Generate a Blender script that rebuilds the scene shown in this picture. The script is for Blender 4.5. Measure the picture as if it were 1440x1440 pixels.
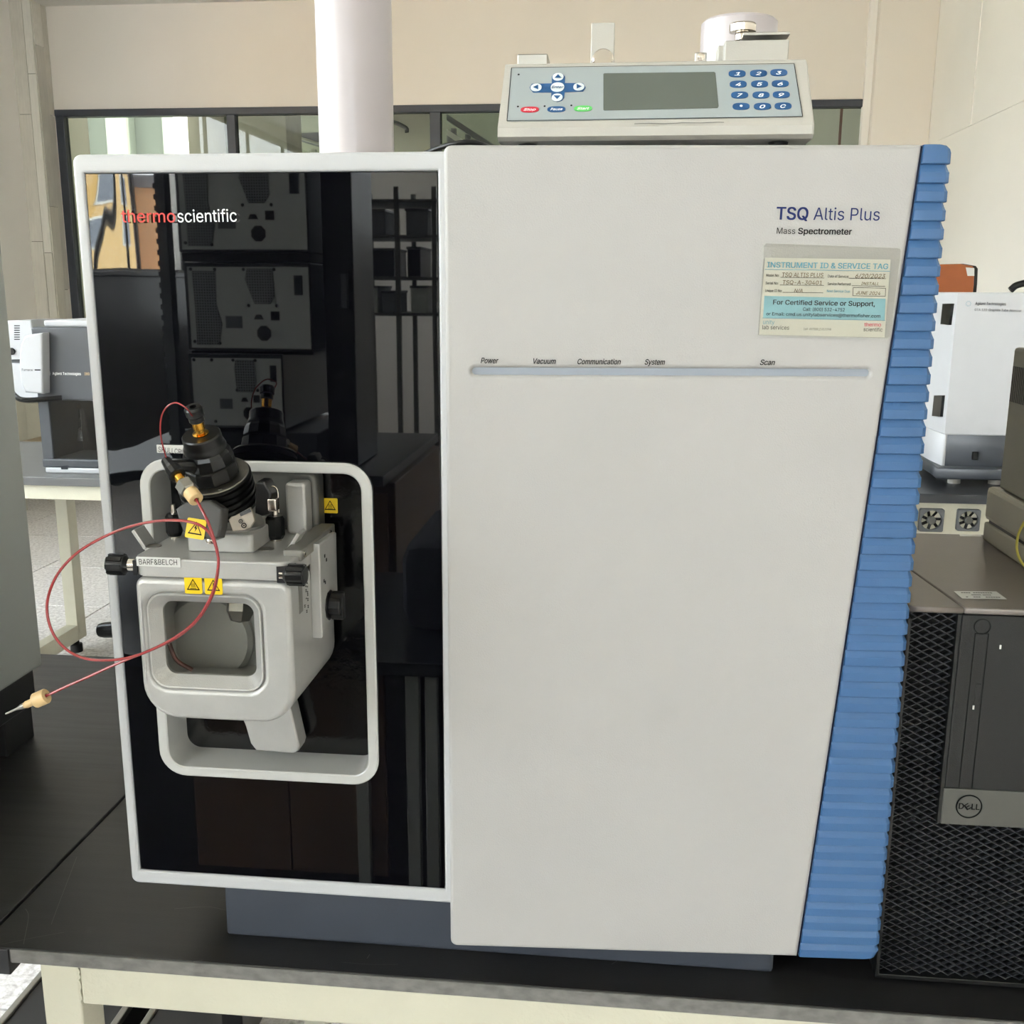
import bpy, bmesh, math, random
import numpy as np
from mathutils import Vector, Matrix, geometry
random.seed(7)
PI = math.pi
for o in list(bpy.data.objects):
    bpy.data.objects.remove(o)
C = bpy.context.scene.collection
scene = bpy.context.scene
T = 0.78                                   # height of the lab bench tops above the floor

# ------------------------------------------------------------------ camera
FPX = 1440.0
CAM = Vector((0.363, -0.741, 0.558 + T))
YAW, PITCH, ROLL = math.radians(-5.855), math.radians(12.289), math.radians(0.282)
def cam_axes():
    f = Vector((math.sin(YAW)*math.cos(PITCH), math.cos(YAW)*math.cos(PITCH), -math.sin(PITCH)))
    r = Vector((math.cos(YAW), -math.sin(YAW), 0)); u = r.cross(f)
    r2 = math.cos(ROLL)*r + math.sin(ROLL)*u; u2 = -math.sin(ROLL)*r + math.cos(ROLL)*u
    return r2, u2, f
CR, CU, CF = cam_axes()
cd = bpy.data.cameras.new('camera'); cam = bpy.data.objects.new('camera', cd); C.objects.link(cam)
cd.sensor_width = 36; cd.lens = 36*FPX/1440; cd.clip_start = 0.01; cd.clip_end = 200
m = Matrix.Identity(4)
for i in range(3):
    m[i][0], m[i][1], m[i][2], m[i][3] = CR[i], CU[i], -CF[i], CAM[i]
cam.matrix_world = m
scene.camera = cam

# ------------------------------------------------------------------ light
scene.view_settings.view_transform = 'Standard'; scene.view_settings.look = 'None'
scene.view_settings.gamma = 1; scene.view_settings.use_curve_mapping = False
scene.view_settings.exposure = 0.84
w = bpy.data.worlds.new('sky'); scene.world = w; w.use_nodes = True
nt = w.node_tree; nt.nodes.clear()
bg = nt.nodes.new('ShaderNodeBackground'); out = nt.nodes.new('ShaderNodeOutputWorld')
tc = nt.nodes.new('ShaderNodeTexCoord'); sx = nt.nodes.new('ShaderNodeSeparateXYZ'); rp = nt.nodes.new('ShaderNodeValToRGB')
rp.color_ramp.elements[0].position = 0.0; rp.color_ramp.elements[0].color = (0.95, 0.95, 1.0, 1)
rp.color_ramp.elements[1].position = 0.8; rp.color_ramp.elements[1].color = (0.84, 0.88, 1.0, 1)
nt.links.new(tc.outputs['Generated'], sx.inputs[0]); nt.links.new(sx.outputs['Z'], rp.inputs[0])
nt.links.new(rp.outputs[0], bg.inputs[0]); nt.links.new(bg.outputs[0], out.inputs[0])
bg.inputs[1].default_value = 11.0
sd = bpy.data.lights.new('sun', 'SUN'); sd.energy = 15; sd.angle = math.radians(2); sd.color = (1, .98, .95)
sun = bpy.data.objects.new('sun', sd); C.objects.link(sun)
sun.rotation_euler = Vector((-0.72, 0.12, -0.62)).to_track_quat('-Z', 'Y').to_euler()
YBW = 6.2
RX0, RX1, RY0, RZ = -3.6, 2.217, -8.7, 2.361 + T       # the lab
def portal(name, x, y, z, sy, sz, face=(1, 0, 0)):
    ld = bpy.data.lights.new(name, 'AREA'); ld.shape = 'RECTANGLE'; ld.size = sz; ld.size_y = sy
    ld.cycles.is_portal = True
    o = bpy.data.objects.new(name, ld); C.objects.link(o); o.location = (x, y, z)
    o.rotation_euler = Vector(face).to_track_quat('-Z', 'Y').to_euler()
    return o
# maker for added ceiling fill lamps, out of frame; never called
def fill_lamp(x, y, e, sx_, sy_):
    ld = bpy.data.lights.new('fill_lamp', 'AREA'); ld.shape = 'RECTANGLE'; ld.size = sx_; ld.size_y = sy_; ld.energy = e
    ld.color = (1.0, .96, .9)
    o = bpy.data.objects.new('fill_lamp', ld); C.objects.link(o); o.location = (x, y, RZ - .06)

# ------------------------------------------------------------------ pixel measuring helpers (1440 frame)
def ray(u, v): return CR*((u-720)/FPX) + CU*((720-v)/FPX) + CF
def at(u, v, x=None, y=None, z=None):
    d = ray(u, v)
    t = (x-CAM.x)/d.x if x is not None else (y-CAM.y)/d.y if y is not None else (z-CAM.z)/d.z
    return CAM + t*d
def frame(o, X, Y):
    X = Vector(X).normalized(); Z = X.cross(Vector(Y)).normalized(); Y = Z.cross(X); m = Matrix.Identity(4)
    for i in range(3): m[i][0], m[i][1], m[i][2], m[i][3] = X[i], Y[i], Z[i], o[i]
    return m
def front(y, x=0, z=0): return frame((x, y, z), (1, 0, 0), (0, 0, 1))
def back(y): return frame((0, y, 0), (-1, 0, 0), (0, 0, 1))       # faces +y
def pl(M, u, v):                                                  # pixel -> local 2D coordinates on plane M
    n = Vector((M[0][2], M[1][2], M[2][2])); p0 = M.translation; d = ray(u, v)
    p = CAM + d*((p0-CAM).dot(n)/d.dot(n)); q = M.inverted() @ p
    return q.x, q.y

# ------------------------------------------------------------------ mesh helpers
WM = {}
def finish_label(o, label=None, cat=None, group=None, kind=None):
    if label: o['label'] = label
    if cat: o['category'] = cat
    if group: o['group'] = group
    if kind: o['kind'] = kind
    return o
def thing(name, label, cat, loc, group=None, kind=None):
    o = bpy.data.objects.new(name, None); C.objects.link(o); o.location = loc; o.empty_display_size = .05
    WM[o] = Matrix.Translation(loc); return finish_label(o, label, cat, group, kind)
def obj(name, bm, mat, parent=None, M=None, smooth=False, label=None, cat=None, group=None, kind=None, ang=35):
    if M is not None: bm.transform(M)
    if parent is not None:
        bm.transform(WM[parent].inverted()); W = WM[parent]
    else:
        lo = Vector([min(v.co[i] for v in bm.verts) for i in range(3)]); hi = Vector([max(v.co[i] for v in bm.verts) for i in range(3)])
        W = Matrix.Translation(((lo.x+hi.x)/2, (lo.y+hi.y)/2, lo.z)); bm.transform(W.inverted())
    bmesh.ops.recalc_face_normals(bm, faces=bm.faces)
    me = bpy.data.meshes.new(name)
    if smooth:
        for f in bm.faces: f.smooth = True
        lim = math.radians(ang)
        for e in bm.edges:
            if len(e.link_faces) == 2 and e.calc_face_angle(0) > lim: e.smooth = False
    bm.to_mesh(me); bm.free()
    mats = mat if isinstance(mat, (list, tuple)) else [mat]
    for q in mats: me.materials.append(q)
    o = bpy.data.objects.new(name, me); C.objects.link(o)
    WM[o] = W
    if smooth:
        wn_ = o.modifiers.new('weighted_normal', 'WEIGHTED_NORMAL'); wn_.keep_sharp = True; wn_.weight = 80
    if parent is not None: o.parent = parent
    else: o.location = W.translation
    return finish_label(o, label, cat, group, kind)
def bx(x0, x1, y0, y1, z0, z1, b=0, seg=2, bm=None):
    n = bm is None
    if n: bm = bmesh.new()
    if b <= 0 and not n:
        pass
    t = bmesh.new(); bmesh.ops.create_cube(t, size=1)
    for v in t.verts: v.co = Vector((x0+(v.co.x+.5)*(x1-x0), y0+(v.co.y+.5)*(y1-y0), z0+(v.co.z+.5)*(z1-z0)))
    if b > 0: bmesh.ops.bevel(t, geom=t.edges[:], offset=b, segments=seg, affect='EDGES', profile=.5)
    return merge(bm, t)
def merge(bm, t):
    me = bpy.data.meshes.new('t'); t.to_mesh(me); t.free(); bm.from_mesh(me); bpy.data.meshes.remove(me); return bm
def lathe(prof, n=32, cap=True, a0=0):
    bm = bmesh.new(); rings = []
    for r, z in prof:
        rings.append([bm.verts.new((r*math.cos(a0+2*PI*k/n), r*math.sin(a0+2*PI*k/n), z)) for k in range(n)])
    for a, b in zip(rings, rings[1:]):
        for k in range(n): bm.faces.new((a[k], a[(k+1) % n], b[(k+1) % n], b[k]))
    if cap: bm.faces.new(rings[0][::-1]); bm.faces.new(rings[-1])
    return bm
def loft(loops, cap=True):
    bm = bmesh.new(); R = [[bm.verts.new(p) for p in L] for L in loops]; n = len(R[0])
    for a, b in zip(R, R[1:]):
        for k in range(n): bm.faces.new((a[k], a[(k+1) % n], b[(k+1) % n], b[k]))
    if cap: bm.faces.new(R[0][::-1]); bm.faces.new(R[-1])
    return bm
def axis(P, D, up=(0, 0, 1)):                                     # local z along D
    D = Vector(D).normalized(); up = Vector(up)
    X = up.cross(D)
    if X.length < 1e-4: X = Vector((1, 0, 0))
    X.normalize(); Y = D.cross(X); m = Matrix.Identity(4)
    for i in range(3): m[i][0], m[i][1], m[i][2], m[i][3] = X[i], Y[i], D[i], P[i]
    return m
def rr(x0, x1, y0, y1, r, n=6):
    if not isinstance(r, (list, tuple)): r = [r]*4                # bl, br, tr, tl
    pts = []
    for (cx, cy, a, q) in ((x0, y0, PI, 0), (x1, y0, 1.5*PI, 1), (x1, y1, 0, 2), (x0, y1, .5*PI, 3)):
        R = r[q]; ox = cx + (R if q in (0, 3) else -R); oy = cy + (R if q in (0, 1) else -R)
        for k in range(n+1):
            t = a + .5*PI*k/n; pts.append((ox+R*math.cos(t), oy+R*math.sin(t)))
    return pts
def circ(x, y, r, n=24, sy=None): return [(x+r*math.cos(2*PI*k/n), y+(sy or r)*math.sin(2*PI*k/n)) for k in range(n)]
def plate(outlines, t, b=0, z0=0, res=1):                         # 2D outlines with holes -> slab from z0 down to z0-t
    cu = bpy.data.curves.new('t', 'CURVE'); cu.dimensions = '2D'; cu.fill_mode = 'BOTH'
    for L in outlines:
        sp = cu.splines.new('POLY'); sp.points.add(len(L)-1); sp.use_cyclic_u = True
        for p, q in zip(sp.points, L): p.co = (q[0], q[1], 0, 1)
    cu.extrude = max(t/2-b, 0); cu.bevel_depth = b; cu.offset = -b; cu.bevel_resolution = res
    o = bpy.data.objects.new('t', cu); C.objects.link(o)
    dg = bpy.context.evaluated_depsgraph_get(); dg.update()
    me = bpy.data.meshes.new_from_object(o.evaluated_get(dg)); bm = bmesh.new(); bm.from_mesh(me)
    bpy.data.objects.remove(o); bpy.data.curves.remove(cu); bpy.data.meshes.remove(me)
    bmesh.ops.remove_doubles(bm, verts=bm.verts, dist=1e-6)
    bm.transform(Matrix.Translation((0, 0, z0-t/2))); return bm
def poly(L, z=0, bm=None):
    bm = bm or bmesh.new(); bm.faces.new([bm.verts.new((p[0], p[1], z)) for p in L]); return bm
def smoothpath(pts, n=8):
    P = [Vector(p) for p in pts]; P = [P[0]*2-P[1]] + P + [P[-1]*2-P[-2]]; out = []
    for i in range(1, len(P)-2):
        a, b, c, d = P[i-1:i+3]
        for k in range(n):
            t = k/n; out.append(.5*((2*b)+(c-a)*t+(2*a-5*b+4*c-d)*t*t+(3*b-a-3*c+d)*t**3))
    out.append(P[-2]); return out
def tube(pts, r, n=10, sub=8):
    P = smoothpath(pts, sub) if sub else [Vector(p) for p in pts]
    T0 = (P[1]-P[0]).normalized(); N = T0.orthogonal().normalized(); loops = []
    for i, p in enumerate(P):
        t = (P[min(i+1, len(P)-1)]-P[max(i-1, 0)]).normalized(); N = (N-t*N.dot(t)).normalized(); B = t.cross(N)
        loops.append([p+(N*math.cos(2*PI*k/n)+B*math.sin(2*PI*k/n))*r for k in range(n)])
    return loft(loops)
def ui_font():                                                    # Blender's own interface typeface, else the builtin one
    try:
        import os
        p = os.path.join(bpy.utils.resource_path('LOCAL'), 'datafiles', 'fonts', 'Inter.woff2')
        return bpy.data.fonts.load(p) if os.path.exists(p) else None
    except Exception: return None
FONT = ui_font(); print('font', FONT)
def textmesh(s, bold=0.0, slant=0.0, sp=1.0):                     # glyph outlines filled by winding number; bold = overprinted copies
    cu = bpy.data.curves.new('t', 'FONT'); cu.body = s; cu.size = 1
    if FONT: cu.font = FONT
    cu.space_character = sp
    o = bpy.data.objects.new('t', cu); C.objects.link(o); dg = bpy.context.evaluated_depsgraph_get(); dg.update()
    c2 = o.evaluated_get(dg).to_curve(dg); V = []; Eg = []; loops = []
    for spl in c2.splines:
        bp = spl.bezier_points; L = []
        for a, b in zip(bp, list(bp[1:])+[bp[0]]):
            straight = (a.handle_right-a.co).cross(b.co-a.co).length < 1e-6 and (b.handle_left-b.co).cross(b.co-a.co).length < 1e-6
            L += [Vector((p.x, p.y)) for p in geometry.interpolate_bezier(a.co, a.handle_right, b.handle_left, b.co, 2 if straight else 4)[:-1]]
        k = len(V); V += L; n = len(L); Eg += [(k+q, k+(q+1) % n) for q in range(n)]; loops.append(L)
    o.to_curve_clear() if hasattr(o, 'to_curve_clear') else None
    bpy.data.objects.remove(o); bpy.data.curves.remove(cu)
    bm = bmesh.new()
    if not V: return bm
    vv, ee, ff, _a, _b, _c = geometry.delaunay_2d_cdt(V, Eg, [], 0, 1e-6)
    P = np.array([(v.x, v.y) for v in vv]); Fc = np.array(ff); cen = P[Fc].mean(axis=1)
    A_ = np.array([(V[a].x, V[a].y, V[b].x, V[b].y) for a, b in Eg])
    cy = cen[:, 1:2]; cx = cen[:, 0:1]
    up = (A_[None, :, 1] <= cy) & (A_[None, :, 3] > cy); dn = (A_[None, :, 1] > cy) & (A_[None, :, 3] <= cy)
    side = (A_[None, :, 2]-A_[None, :, 0])*(cy-A_[None, :, 1])-(cx-A_[None, :, 0])*(A_[None, :, 3]-A_[None, :, 1])
    wn = (up & (side > 0)).sum(1)-(dn & (side < 0)).sum(1)
    keep = Fc[wn != 0]
    offs = [(0, 0)] if bold <= .003 else [(-bold*.6, -bold*.35), (bold*.6, -bold*.35), (-bold*.6, bold*.35), (bold*.6, bold*.35)]
    for k, (dx, dy) in enumerate(offs):
        vs = [bm.verts.new((p[0]+dx+slant*p[1], p[1]+dy, k*.00004)) for p in P]
        for f in keep: bm.faces.new([vs[q] for q in f])
    bmesh.ops.delete(bm, geom=[v for v in bm.verts if not v.link_faces], context='VERTS')
    return bm
def ext(bm): xs = [v.co.x for v in bm.verts]; ys = [v.co.y for v in bm.verts]; return min(xs), max(xs), min(ys), max(ys)
CAP = None
def text2(s, A, B, h, bold=0.0, slant=0.0, z=0.0003, sp=1.0):     # baseline from A to B in local plane coordinates, cap height h
    global CAP
    if CAP is None:
        t = textmesh('H'); CAP = ext(t)[3]; t.free()
    bm = textmesh(s, bold, slant, sp); x0, x1, y0, y1 = ext(bm)
    A = Vector(A).to_2d(); B = Vector(B).to_2d(); d = B-A; W_ = d.length; d.normalize()
    sxx = W_/(x1-x0); syy = h/CAP
    for v in bm.verts:
        a = (v.co.x-x0)*sxx; b = v.co.y*syy
        v.co = Vector((A.x+d.x*a-d.y*b, A.y+d.y*a+d.x*b, z+v.co.z))
    return bm
def letter(s, M, u0, v0, u1, v1, hpx, mat, parent, bold=0, slant=0, z=0.0003, sp=1.0, name='lettering'):
    A = pl(M, u0, v0); B = pl(M, u1, v1); k = (Vector(B)-Vector(A)).length/math.hypot(u1-u0, v1-v0)
    bm = text2(s, A, B, hpx*k, bold, slant, z, sp)
    return obj(name, bm, mat, parent, M)
def bar2(A, B, w_, z=0.0003, bm=None):                            # a thin printed line on a plane
    A = Vector(A); B = Vector(B); d = (B-A).normalized(); n = Vector((-d.y, d.x))*w_/2
    return poly([A-n, B-n, B+n, A+n], z, bm)
def tri2(P3, bm=None, z=0):
    return poly(P3, z, bm)

# ------------------------------------------------------------------ materials
def srgb(c):
    return tuple(((x/255)/12.92 if x/255 <= .04045 else ((x/255+.055)/1.055)**2.4) for x in c)
def mat(name, col, rough=.5, metal=0, spec=.5, bump=0, scale=300, var=0, vscale=20, coat=0, ior=None, aniso=0, stretch=None, col2=None):
    m_ = bpy.data.materials.new(name); m_.use_nodes = True; n = m_.node_tree.nodes; L = m_.node_tree.links; p = n['Principled BSDF']
    c = srgb(col); p.inputs['Base Color'].default_value = (*c, 1); p.inputs['Roughness'].default_value = rough
    p.inputs['Metallic'].default_value = metal; p.inputs['Specular IOR Level'].default_value = spec
    p.inputs['Coat Weight'].default_value = coat
    if ior: p.inputs['IOR'].default_value = ior
    t = n.new('ShaderNodeTexCoord'); src = t.outputs['Object']
    if stretch:
        mp = n.new('ShaderNodeMapping'); mp.inputs['Scale'].default_value = stretch; L.new(src, mp.inputs[0]); src = mp.outputs[0]
    if bump:
        no = n.new('ShaderNodeTexNoise'); no.inputs['Scale'].default_value = scale; no.inputs['Detail'].default_value = 3
        b = n.new('ShaderNodeBump'); b.inputs['Strength'].default_value = bump; b.inputs['Distance'].default_value = .001
        L.new(src, no.inputs['Vector']); L.new(no.outputs['Fac'], b.inputs['Height']); L.new(b.outputs[0], p.inputs['Normal'])
    no = n.new('ShaderNodeTexNoise'); no.inputs['Scale'].default_value = vscale; no.inputs['Detail'].default_value = 4
    L.new(src, no.inputs['Vector']); r = n.new('ShaderNodeValToRGB')
    c2 = srgb(col2) if col2 else tuple(x*(1-var) for x in c)
    r.color_ramp.elements[0].position = .35; r.color_ramp.elements[1].position = .65
    r.color_ramp.elements[0].color = (*c2, 1); r.color_ramp.elements[1].color = (*(c if col2 else tuple(min(1, x*(1+var)) for x in c)), 1)
    L.new(no.outputs['Fac'], r.inputs[0]); L.new(r.outputs[0], p.inputs['Base Color'])
    return m_
def glassmat(name, col, rough=0.0, alpha=.12):
    m_ = bpy.data.materials.new(name); m_.use_nodes = True; n = m_.node_tree.nodes; L = m_.node_tree.links; n.clear()
    o = n.new('ShaderNodeOutputMaterial'); mx = n.new('ShaderNodeMixShader'); tr = n.new('ShaderNodeBsdfTransparent'); gl = n.new('ShaderNodeBsdfGlossy')
    fr = n.new('ShaderNodeFresnel'); fr.inputs[0].default_value = 1.5
    tr.inputs[0].default_value = (*srgb(col), 1); gl.inputs['Roughness'].default_value = rough
    ge = n.new('ShaderNodeNewGeometry'); inv = n.new('ShaderNodeMath'); inv.operation = 'SUBTRACT'; inv.inputs[0].default_value = 1; L.new(ge.outputs['Backfacing'], inv.inputs[1])
    mu = n.new('ShaderNodeMath'); mu.operation = 'MULTIPLY'; L.new(fr.outputs[0], mu.inputs[0]); L.new(inv.outputs[0], mu.inputs[1])
    L.new(mu.outputs[0], mx.inputs[0]); L.new(tr.outputs[0], mx.inputs[1]); L.new(gl.outputs[0], mx.inputs[2]); L.new(mx.outputs[0], o.inputs[0])
    return m_
def emis(name, col, e):
    m_ = bpy.data.materials.new(name); m_.use_nodes = True; p = m_.node_tree.nodes['Principled BSDF']
    p.inputs['Base Color'].default_value = (*srgb(col), 1); p.inputs['Emission Color'].default_value = (*srgb(col), 1); p.inputs['Emission Strength'].default_value = e; return m_
M_WHITE = mat('textured white enamel', (171, 169, 167), .42, bump=.25, scale=900, var=.015, vscale=6)
M_DOORW = mat('satin white enamel', (182, 183, 185), .35, bump=.12, scale=900, var=.01)
M_BLUE = mat('blue moulded plastic', (58, 97, 142), .38, bump=.15, scale=1200, var=.02)
M_PLINTH = mat('slate painted steel', (62, 67, 77), .45, bump=.15, scale=900, var=.03)
M_BLACKG = mat('black gloss panel', (6, 6, 9), .015, ior=1.68, var=.0)
def wavy(m_):
    n = m_.node_tree.nodes; L = m_.node_tree.links; p = n['Principled BSDF']; t = n.new('ShaderNodeTexCoord')
    mp = n.new('ShaderNodeMapping'); mp.inputs['Scale'].default_value = (34, 1, 9)
    no = n.new('ShaderNodeTexNoise'); no.inputs['Scale'].default_value = 1; no.inputs['Detail'].default_value = 0
    sp = n.new('ShaderNodeSeparateXYZ'); mr_ = n.new('ShaderNodeMapRange'); mr_.interpolation_type = 'SMOOTHSTEP'
    mr_.inputs['From Min'].default_value = -.255; mr_.inputs['From Max'].default_value = -.295; mr_.inputs['To Min'].default_value = .02
    b = n.new('ShaderNodeBump'); b.inputs['Distance'].default_value = .0004
    L.new(t.outputs['Object'], mp.inputs[0]); L.new(mp.outputs[0], no.inputs['Vector']); L.new(t.outputs['Object'], sp.inputs[0]); L.new(sp.outputs['X'], mr_.inputs['Value'])
    L.new(mr_.outputs[0], b.inputs['Strength']); L.new(no.outputs['Fac'], b.inputs['Height']); L.new(b.outputs[0], p.inputs['Normal'])
wavy(M_BLACKG)
M_BLACKS = mat('black satin', (14, 14, 16), .35, var=.1)
M_BLACKP = mat('black plastic', (11, 11, 12), .28, spec=.4, var=.1)
M_BLACKR = mat('black rubber', (12, 12, 12), .6, var=.1)
M_SILVER = mat('silver paint', (176, 175, 172), .36, metal=.4, bump=.2, scale=1500, var=.03, vscale=60)
M_SILVD = mat('grey cast metal', (128, 126, 120), .42, metal=.5, bump=.2, scale=1500, var=.04)
M_STEEL = mat('polished steel', (200, 192, 182), .16, metal=1, var=.04)
M_SATIN = mat('satin steel', (150, 147, 140), .34, metal=1, bump=.05, scale=800, var=.06)
M_BRASS = mat('gold plated brass', (222, 168, 70), .2, metal=1, var=.08)
M_PEEK = mat('beige polymer', (206, 176, 128), .42, var=.05, vscale=200)
M_RED = mat('red capillary tubing', (142, 50, 52), .25, var=.1, vscale=60, coat=.3)
M_YEL = mat('yellow warning label', (226, 190, 12), .4, var=.02)
M_INK = mat('black ink', (14, 13, 15), .6, spec=.2)
M_NAVY = mat('navy ink', (26, 40, 92), .6, spec=.25)
M_PEN = mat('brown pen ink', (92, 66, 22), .5)
M_LWHITE = mat('white ink', (250, 250, 250), .45)
M_LRED = mat('red ink', (214, 52, 48), .45)
M_LAB = mat('white label tape', (206, 206, 202), .4)
M_PAPER = mat('cream card', (206, 203, 192), .6, var=.015)
M_TEAL = mat('teal ink', (88, 148, 168), .5)
M_TEALB = mat('light teal print', (134, 184, 198), .5, var=.06, vscale=60)
M_CRIM = mat('crimson ink', (196, 30, 70), .5)
M_SLEEVE = glassmat('clear vinyl sleeve', (247, 247, 245), .15)
M_CLEAR = glassmat('clear glass', (240, 240, 238), 0)
M_ROOMGL = glassmat('partition glass', (214, 220, 212), 0)
M_WINGL = glassmat('window glass', (244, 248, 246), 0)
M_SLOT = mat('pale translucent strip', (142, 149, 160), .3)
M_PUMP = mat('warm grey enamel', (176, 173, 166), .42, bump=.12, scale=900, var=.02)
M_MEMB = mat('grey membrane', (152, 160, 162), .4, var=.01)
M_KEYB = mat('blue key', (26, 78, 128), .45)
M_KEYR = mat('red key', (196, 36, 56), .35)
M_KEYG = mat('green key', (94, 196, 100), .35)
M_KEYW = mat('pale key', (212, 220, 222), .35)
M_LCD = mat('switched off display', (88, 94, 88), .14, var=.03, vscale=8)
M_CREAM = mat('cream painted steel', (198, 194, 175), .5, bump=.5, scale=260, var=.02)
M_WALL = mat('beige painted wall', (226, 218, 208), .8, bump=.15, scale=60, var=.015, vscale=2)
M_WALLR = mat('warm white wall', (236, 231, 224), .8, bump=.15, scale=60, var=.015, vscale=2)
M_WALLD = mat('dim grey wall', (150, 150, 148), .8, var=.03)
M_CEIL = mat('ceiling paint', (222, 218, 210), .85, var=.03, vscale=4)
M_PLANK = mat('board formed concrete painted', (205, 199, 187), .8, bump=.6, scale=60, var=.05, vscale=6)
M_PLANK2 = mat('board formed concrete painted paler', (218, 213, 202), .8, bump=.6, scale=60, var=.05, vscale=6)
M_PLANK3 = mat('board formed concrete painted greyer', (196, 191, 180), .8, bump=.6, scale=60, var=.06, vscale=6)
M_JOINT = mat('dark joint', (118, 112, 102), .9)
M_FRAME = mat('charcoal window frame', (48, 52, 60), .45, var=.04)
M_MULL = mat('pale window mullion', (60, 58, 54), .5)
M_WOOD = mat('brown laminate', (96, 74, 56), .5, var=.1, vscale=8, stretch=(1, 1, .1))
M_GREYB = mat('grey instrument enamel', (152, 154, 147), .5, var=.03, vscale=2)
M_BEIGE = mat('beige instrument enamel', (168, 164, 148), .5, var=.02)
M_BEIGED = mat('grey beige instrument enamel', (128, 125, 112), .5, var=.02)
M_AGW = mat('white instrument plastic', (194, 195, 199), .4, var=.01)
M_AGD = mat('dark grey instrument plastic', (62, 65, 70), .4, var=.03)
M_AGDD = mat('black grey recess', (42, 45, 50), .3, var=.03)
M_ORANGE = mat('orange brown chair', (156, 84, 40), .45, var=.04)
M_DUCT = mat('pale lilac duct pipe', (180, 173, 176), .28, var=.01)
M_PCD = mat('dark plastic computer', (14, 15, 15), .42, bump=.2, scale=1500, var=.06)
M_PCM = mat('black mesh back', (3, 3, 4), .7, spec=.2)
M_PCMESH = mat('dark mesh strands', (34, 36, 40), .5)
M_PCPL = mat('brushed grey plate', (84, 84, 80), .4, metal=.3, var=.04, vscale=30)
M_YCABLE = mat('yellow cable', (196, 184, 84), .4)
M_FAC = mat('ochre facade', (196, 160, 96), .8, var=.05, vscale=.6)
M_FAC2 = mat('peach facade', (222, 172, 128), .8, var=.05, vscale=.6)
M_FACW = mat('white facade', (206, 206, 196), .8, var=.04, vscale=.6)
M_FACWIN = mat('facade window glass', (70, 80, 92), .2)
M_ROOF = mat('grey roof', (120, 118, 122), .8, var=.1)
M_CAST = mat('dark reflected metal', (84, 86, 88), .6, var=.05)
M_LIGHTPANEL = mat('pale rear panel', (176, 178, 174), .6, var=.02)

def tabletop_mat():
    m_ = mat('black epoxy bench top', (31, 30, 30), .34, bump=.08, scale=600, var=.12, vscale=5)
    n = m_.node_tree.nodes; L = m_.node_tree.links; p = n['Principled BSDF']
    t = n.new('ShaderNodeTexCoord'); mp = n.new('ShaderNodeMapping'); mp.inputs['Rotation'].default_value = (0, 0, .5); mp.inputs['Scale'].default_value = (3, 60, 1)
    no = n.new('ShaderNodeTexNoise'); no.inputs['Scale'].default_value = 1.6; no.inputs['Detail'].default_value = 8; no.inputs['Roughness'].default_value = .7
    r = n.new('ShaderNodeMapRange'); r.inputs['From Min'].default_value = .3; r.inputs['From Max'].default_value = .7; r.inputs['To Min'].default_value = .28; r.inputs['To Max'].default_value = .42
    L.new(t.outputs['Object'], mp.inputs[0]); L.new(mp.outputs[0], no.inputs['Vector']); L.new(no.outputs['Fac'], r.inputs[0]); L.new(r.outputs[0], p.inputs['Roughness'])
    return m_
M_TOP = tabletop_mat()
M_TOPEDGE = mat('sawn grey bench edge', (112, 110, 106), .8, bump=.6, scale=200, var=.18, vscale=120, stretch=(.6, 1, 1))
M_SCR = mat('pale scratch', (86, 86, 82), .5)
def terrazzo():
    m_ = mat('terrazzo', (196, 190, 186), .35, var=.02)
    n = m_.node_tree.nodes; L = m_.node_tree.links; p = n['Principled BSDF']
    t = n.new('ShaderNodeTexCoord'); no = n.new('ShaderNodeTexNoise'); no.inputs['Scale'].default_value = 70; no.inputs['Detail'].default_value = 6; no.inputs['Roughness'].default_value = .65
    r = n.new('ShaderNodeValToRGB'); e = r.color_ramp.elements
    e[0].position = .36; e[0].color = (*srgb((176, 169, 166)), 1); e[1].position = .6; e[1].color = (*srgb((228, 224, 221)), 1)
    L.new(t.outputs['Object'], no.inputs['Vector']); L.new(no.outputs['Fac'], r.inputs[0]); L.new(r.outputs[0], p.inputs['Base Color']); return m_
M_TERR = terrazzo()
M_TERRJ = mat('terrazzo joint', (150, 144, 140), .7)
def grillemat():
    m_ = mat('perforated fan grille', (60, 62, 64), .5)
    n = m_.node_tree.nodes; L = m_.node_tree.links; p = n['Principled BSDF']
    t = n.new('ShaderNodeTexCoord'); v = n.new('ShaderNodeTexVoronoi'); v.inputs['Scale'].default_value = 130; v.inputs['Randomness'].default_value = 0
    r = n.new('ShaderNodeValToRGB'); e = r.color_ramp.elements; r.color_ramp.interpolation = 'CONSTANT'
    e[0].position = 0; e[0].color = (.01, .01, .01, 1); e[1].position = .38; e[1].color = (*srgb((120, 122, 122)), 1)
    L.new(t.outputs['Object'], v.inputs['Vector']); L.new(v.outputs['Distance'], r.inputs[0]); L.new(r.outputs[0], p.inputs['Base Color']); return m_
M_GRILLE = grillemat()

# ================================================================== THE ROOM
fl = thing('floor', None, None, (0, 0, 0), kind='structure')
obj('subfloor', bx(RX0-.4, RX1+.4, RY0-.3, 12, -.12, -.012), M_TERRJ, fl)
S = .6
tile = None
for i in range(10):
    for j in range(-4, 11):
        x = RX0 + i*S; y = -.35 + j*S
        if tile is None:
            tile = obj('floor_tile', bx(0, S-.006, 0, S-.006, -.012, 0, .0015, 1), M_TERR, fl); o = tile
        else:
            o = tile.copy(); C.objects.link(o); WM[o] = Matrix.Identity(4)
        o.location = (x, y, 0)
big = obj('floor_field', bx(RX0, RX1, RY0, -2.76, -.012, 0), M_TERR, fl)
big = obj('floor_field', bx(RX0-.3, RX1, 6.25, 11.5, -.012, 0), M_TERR, fl)

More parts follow.
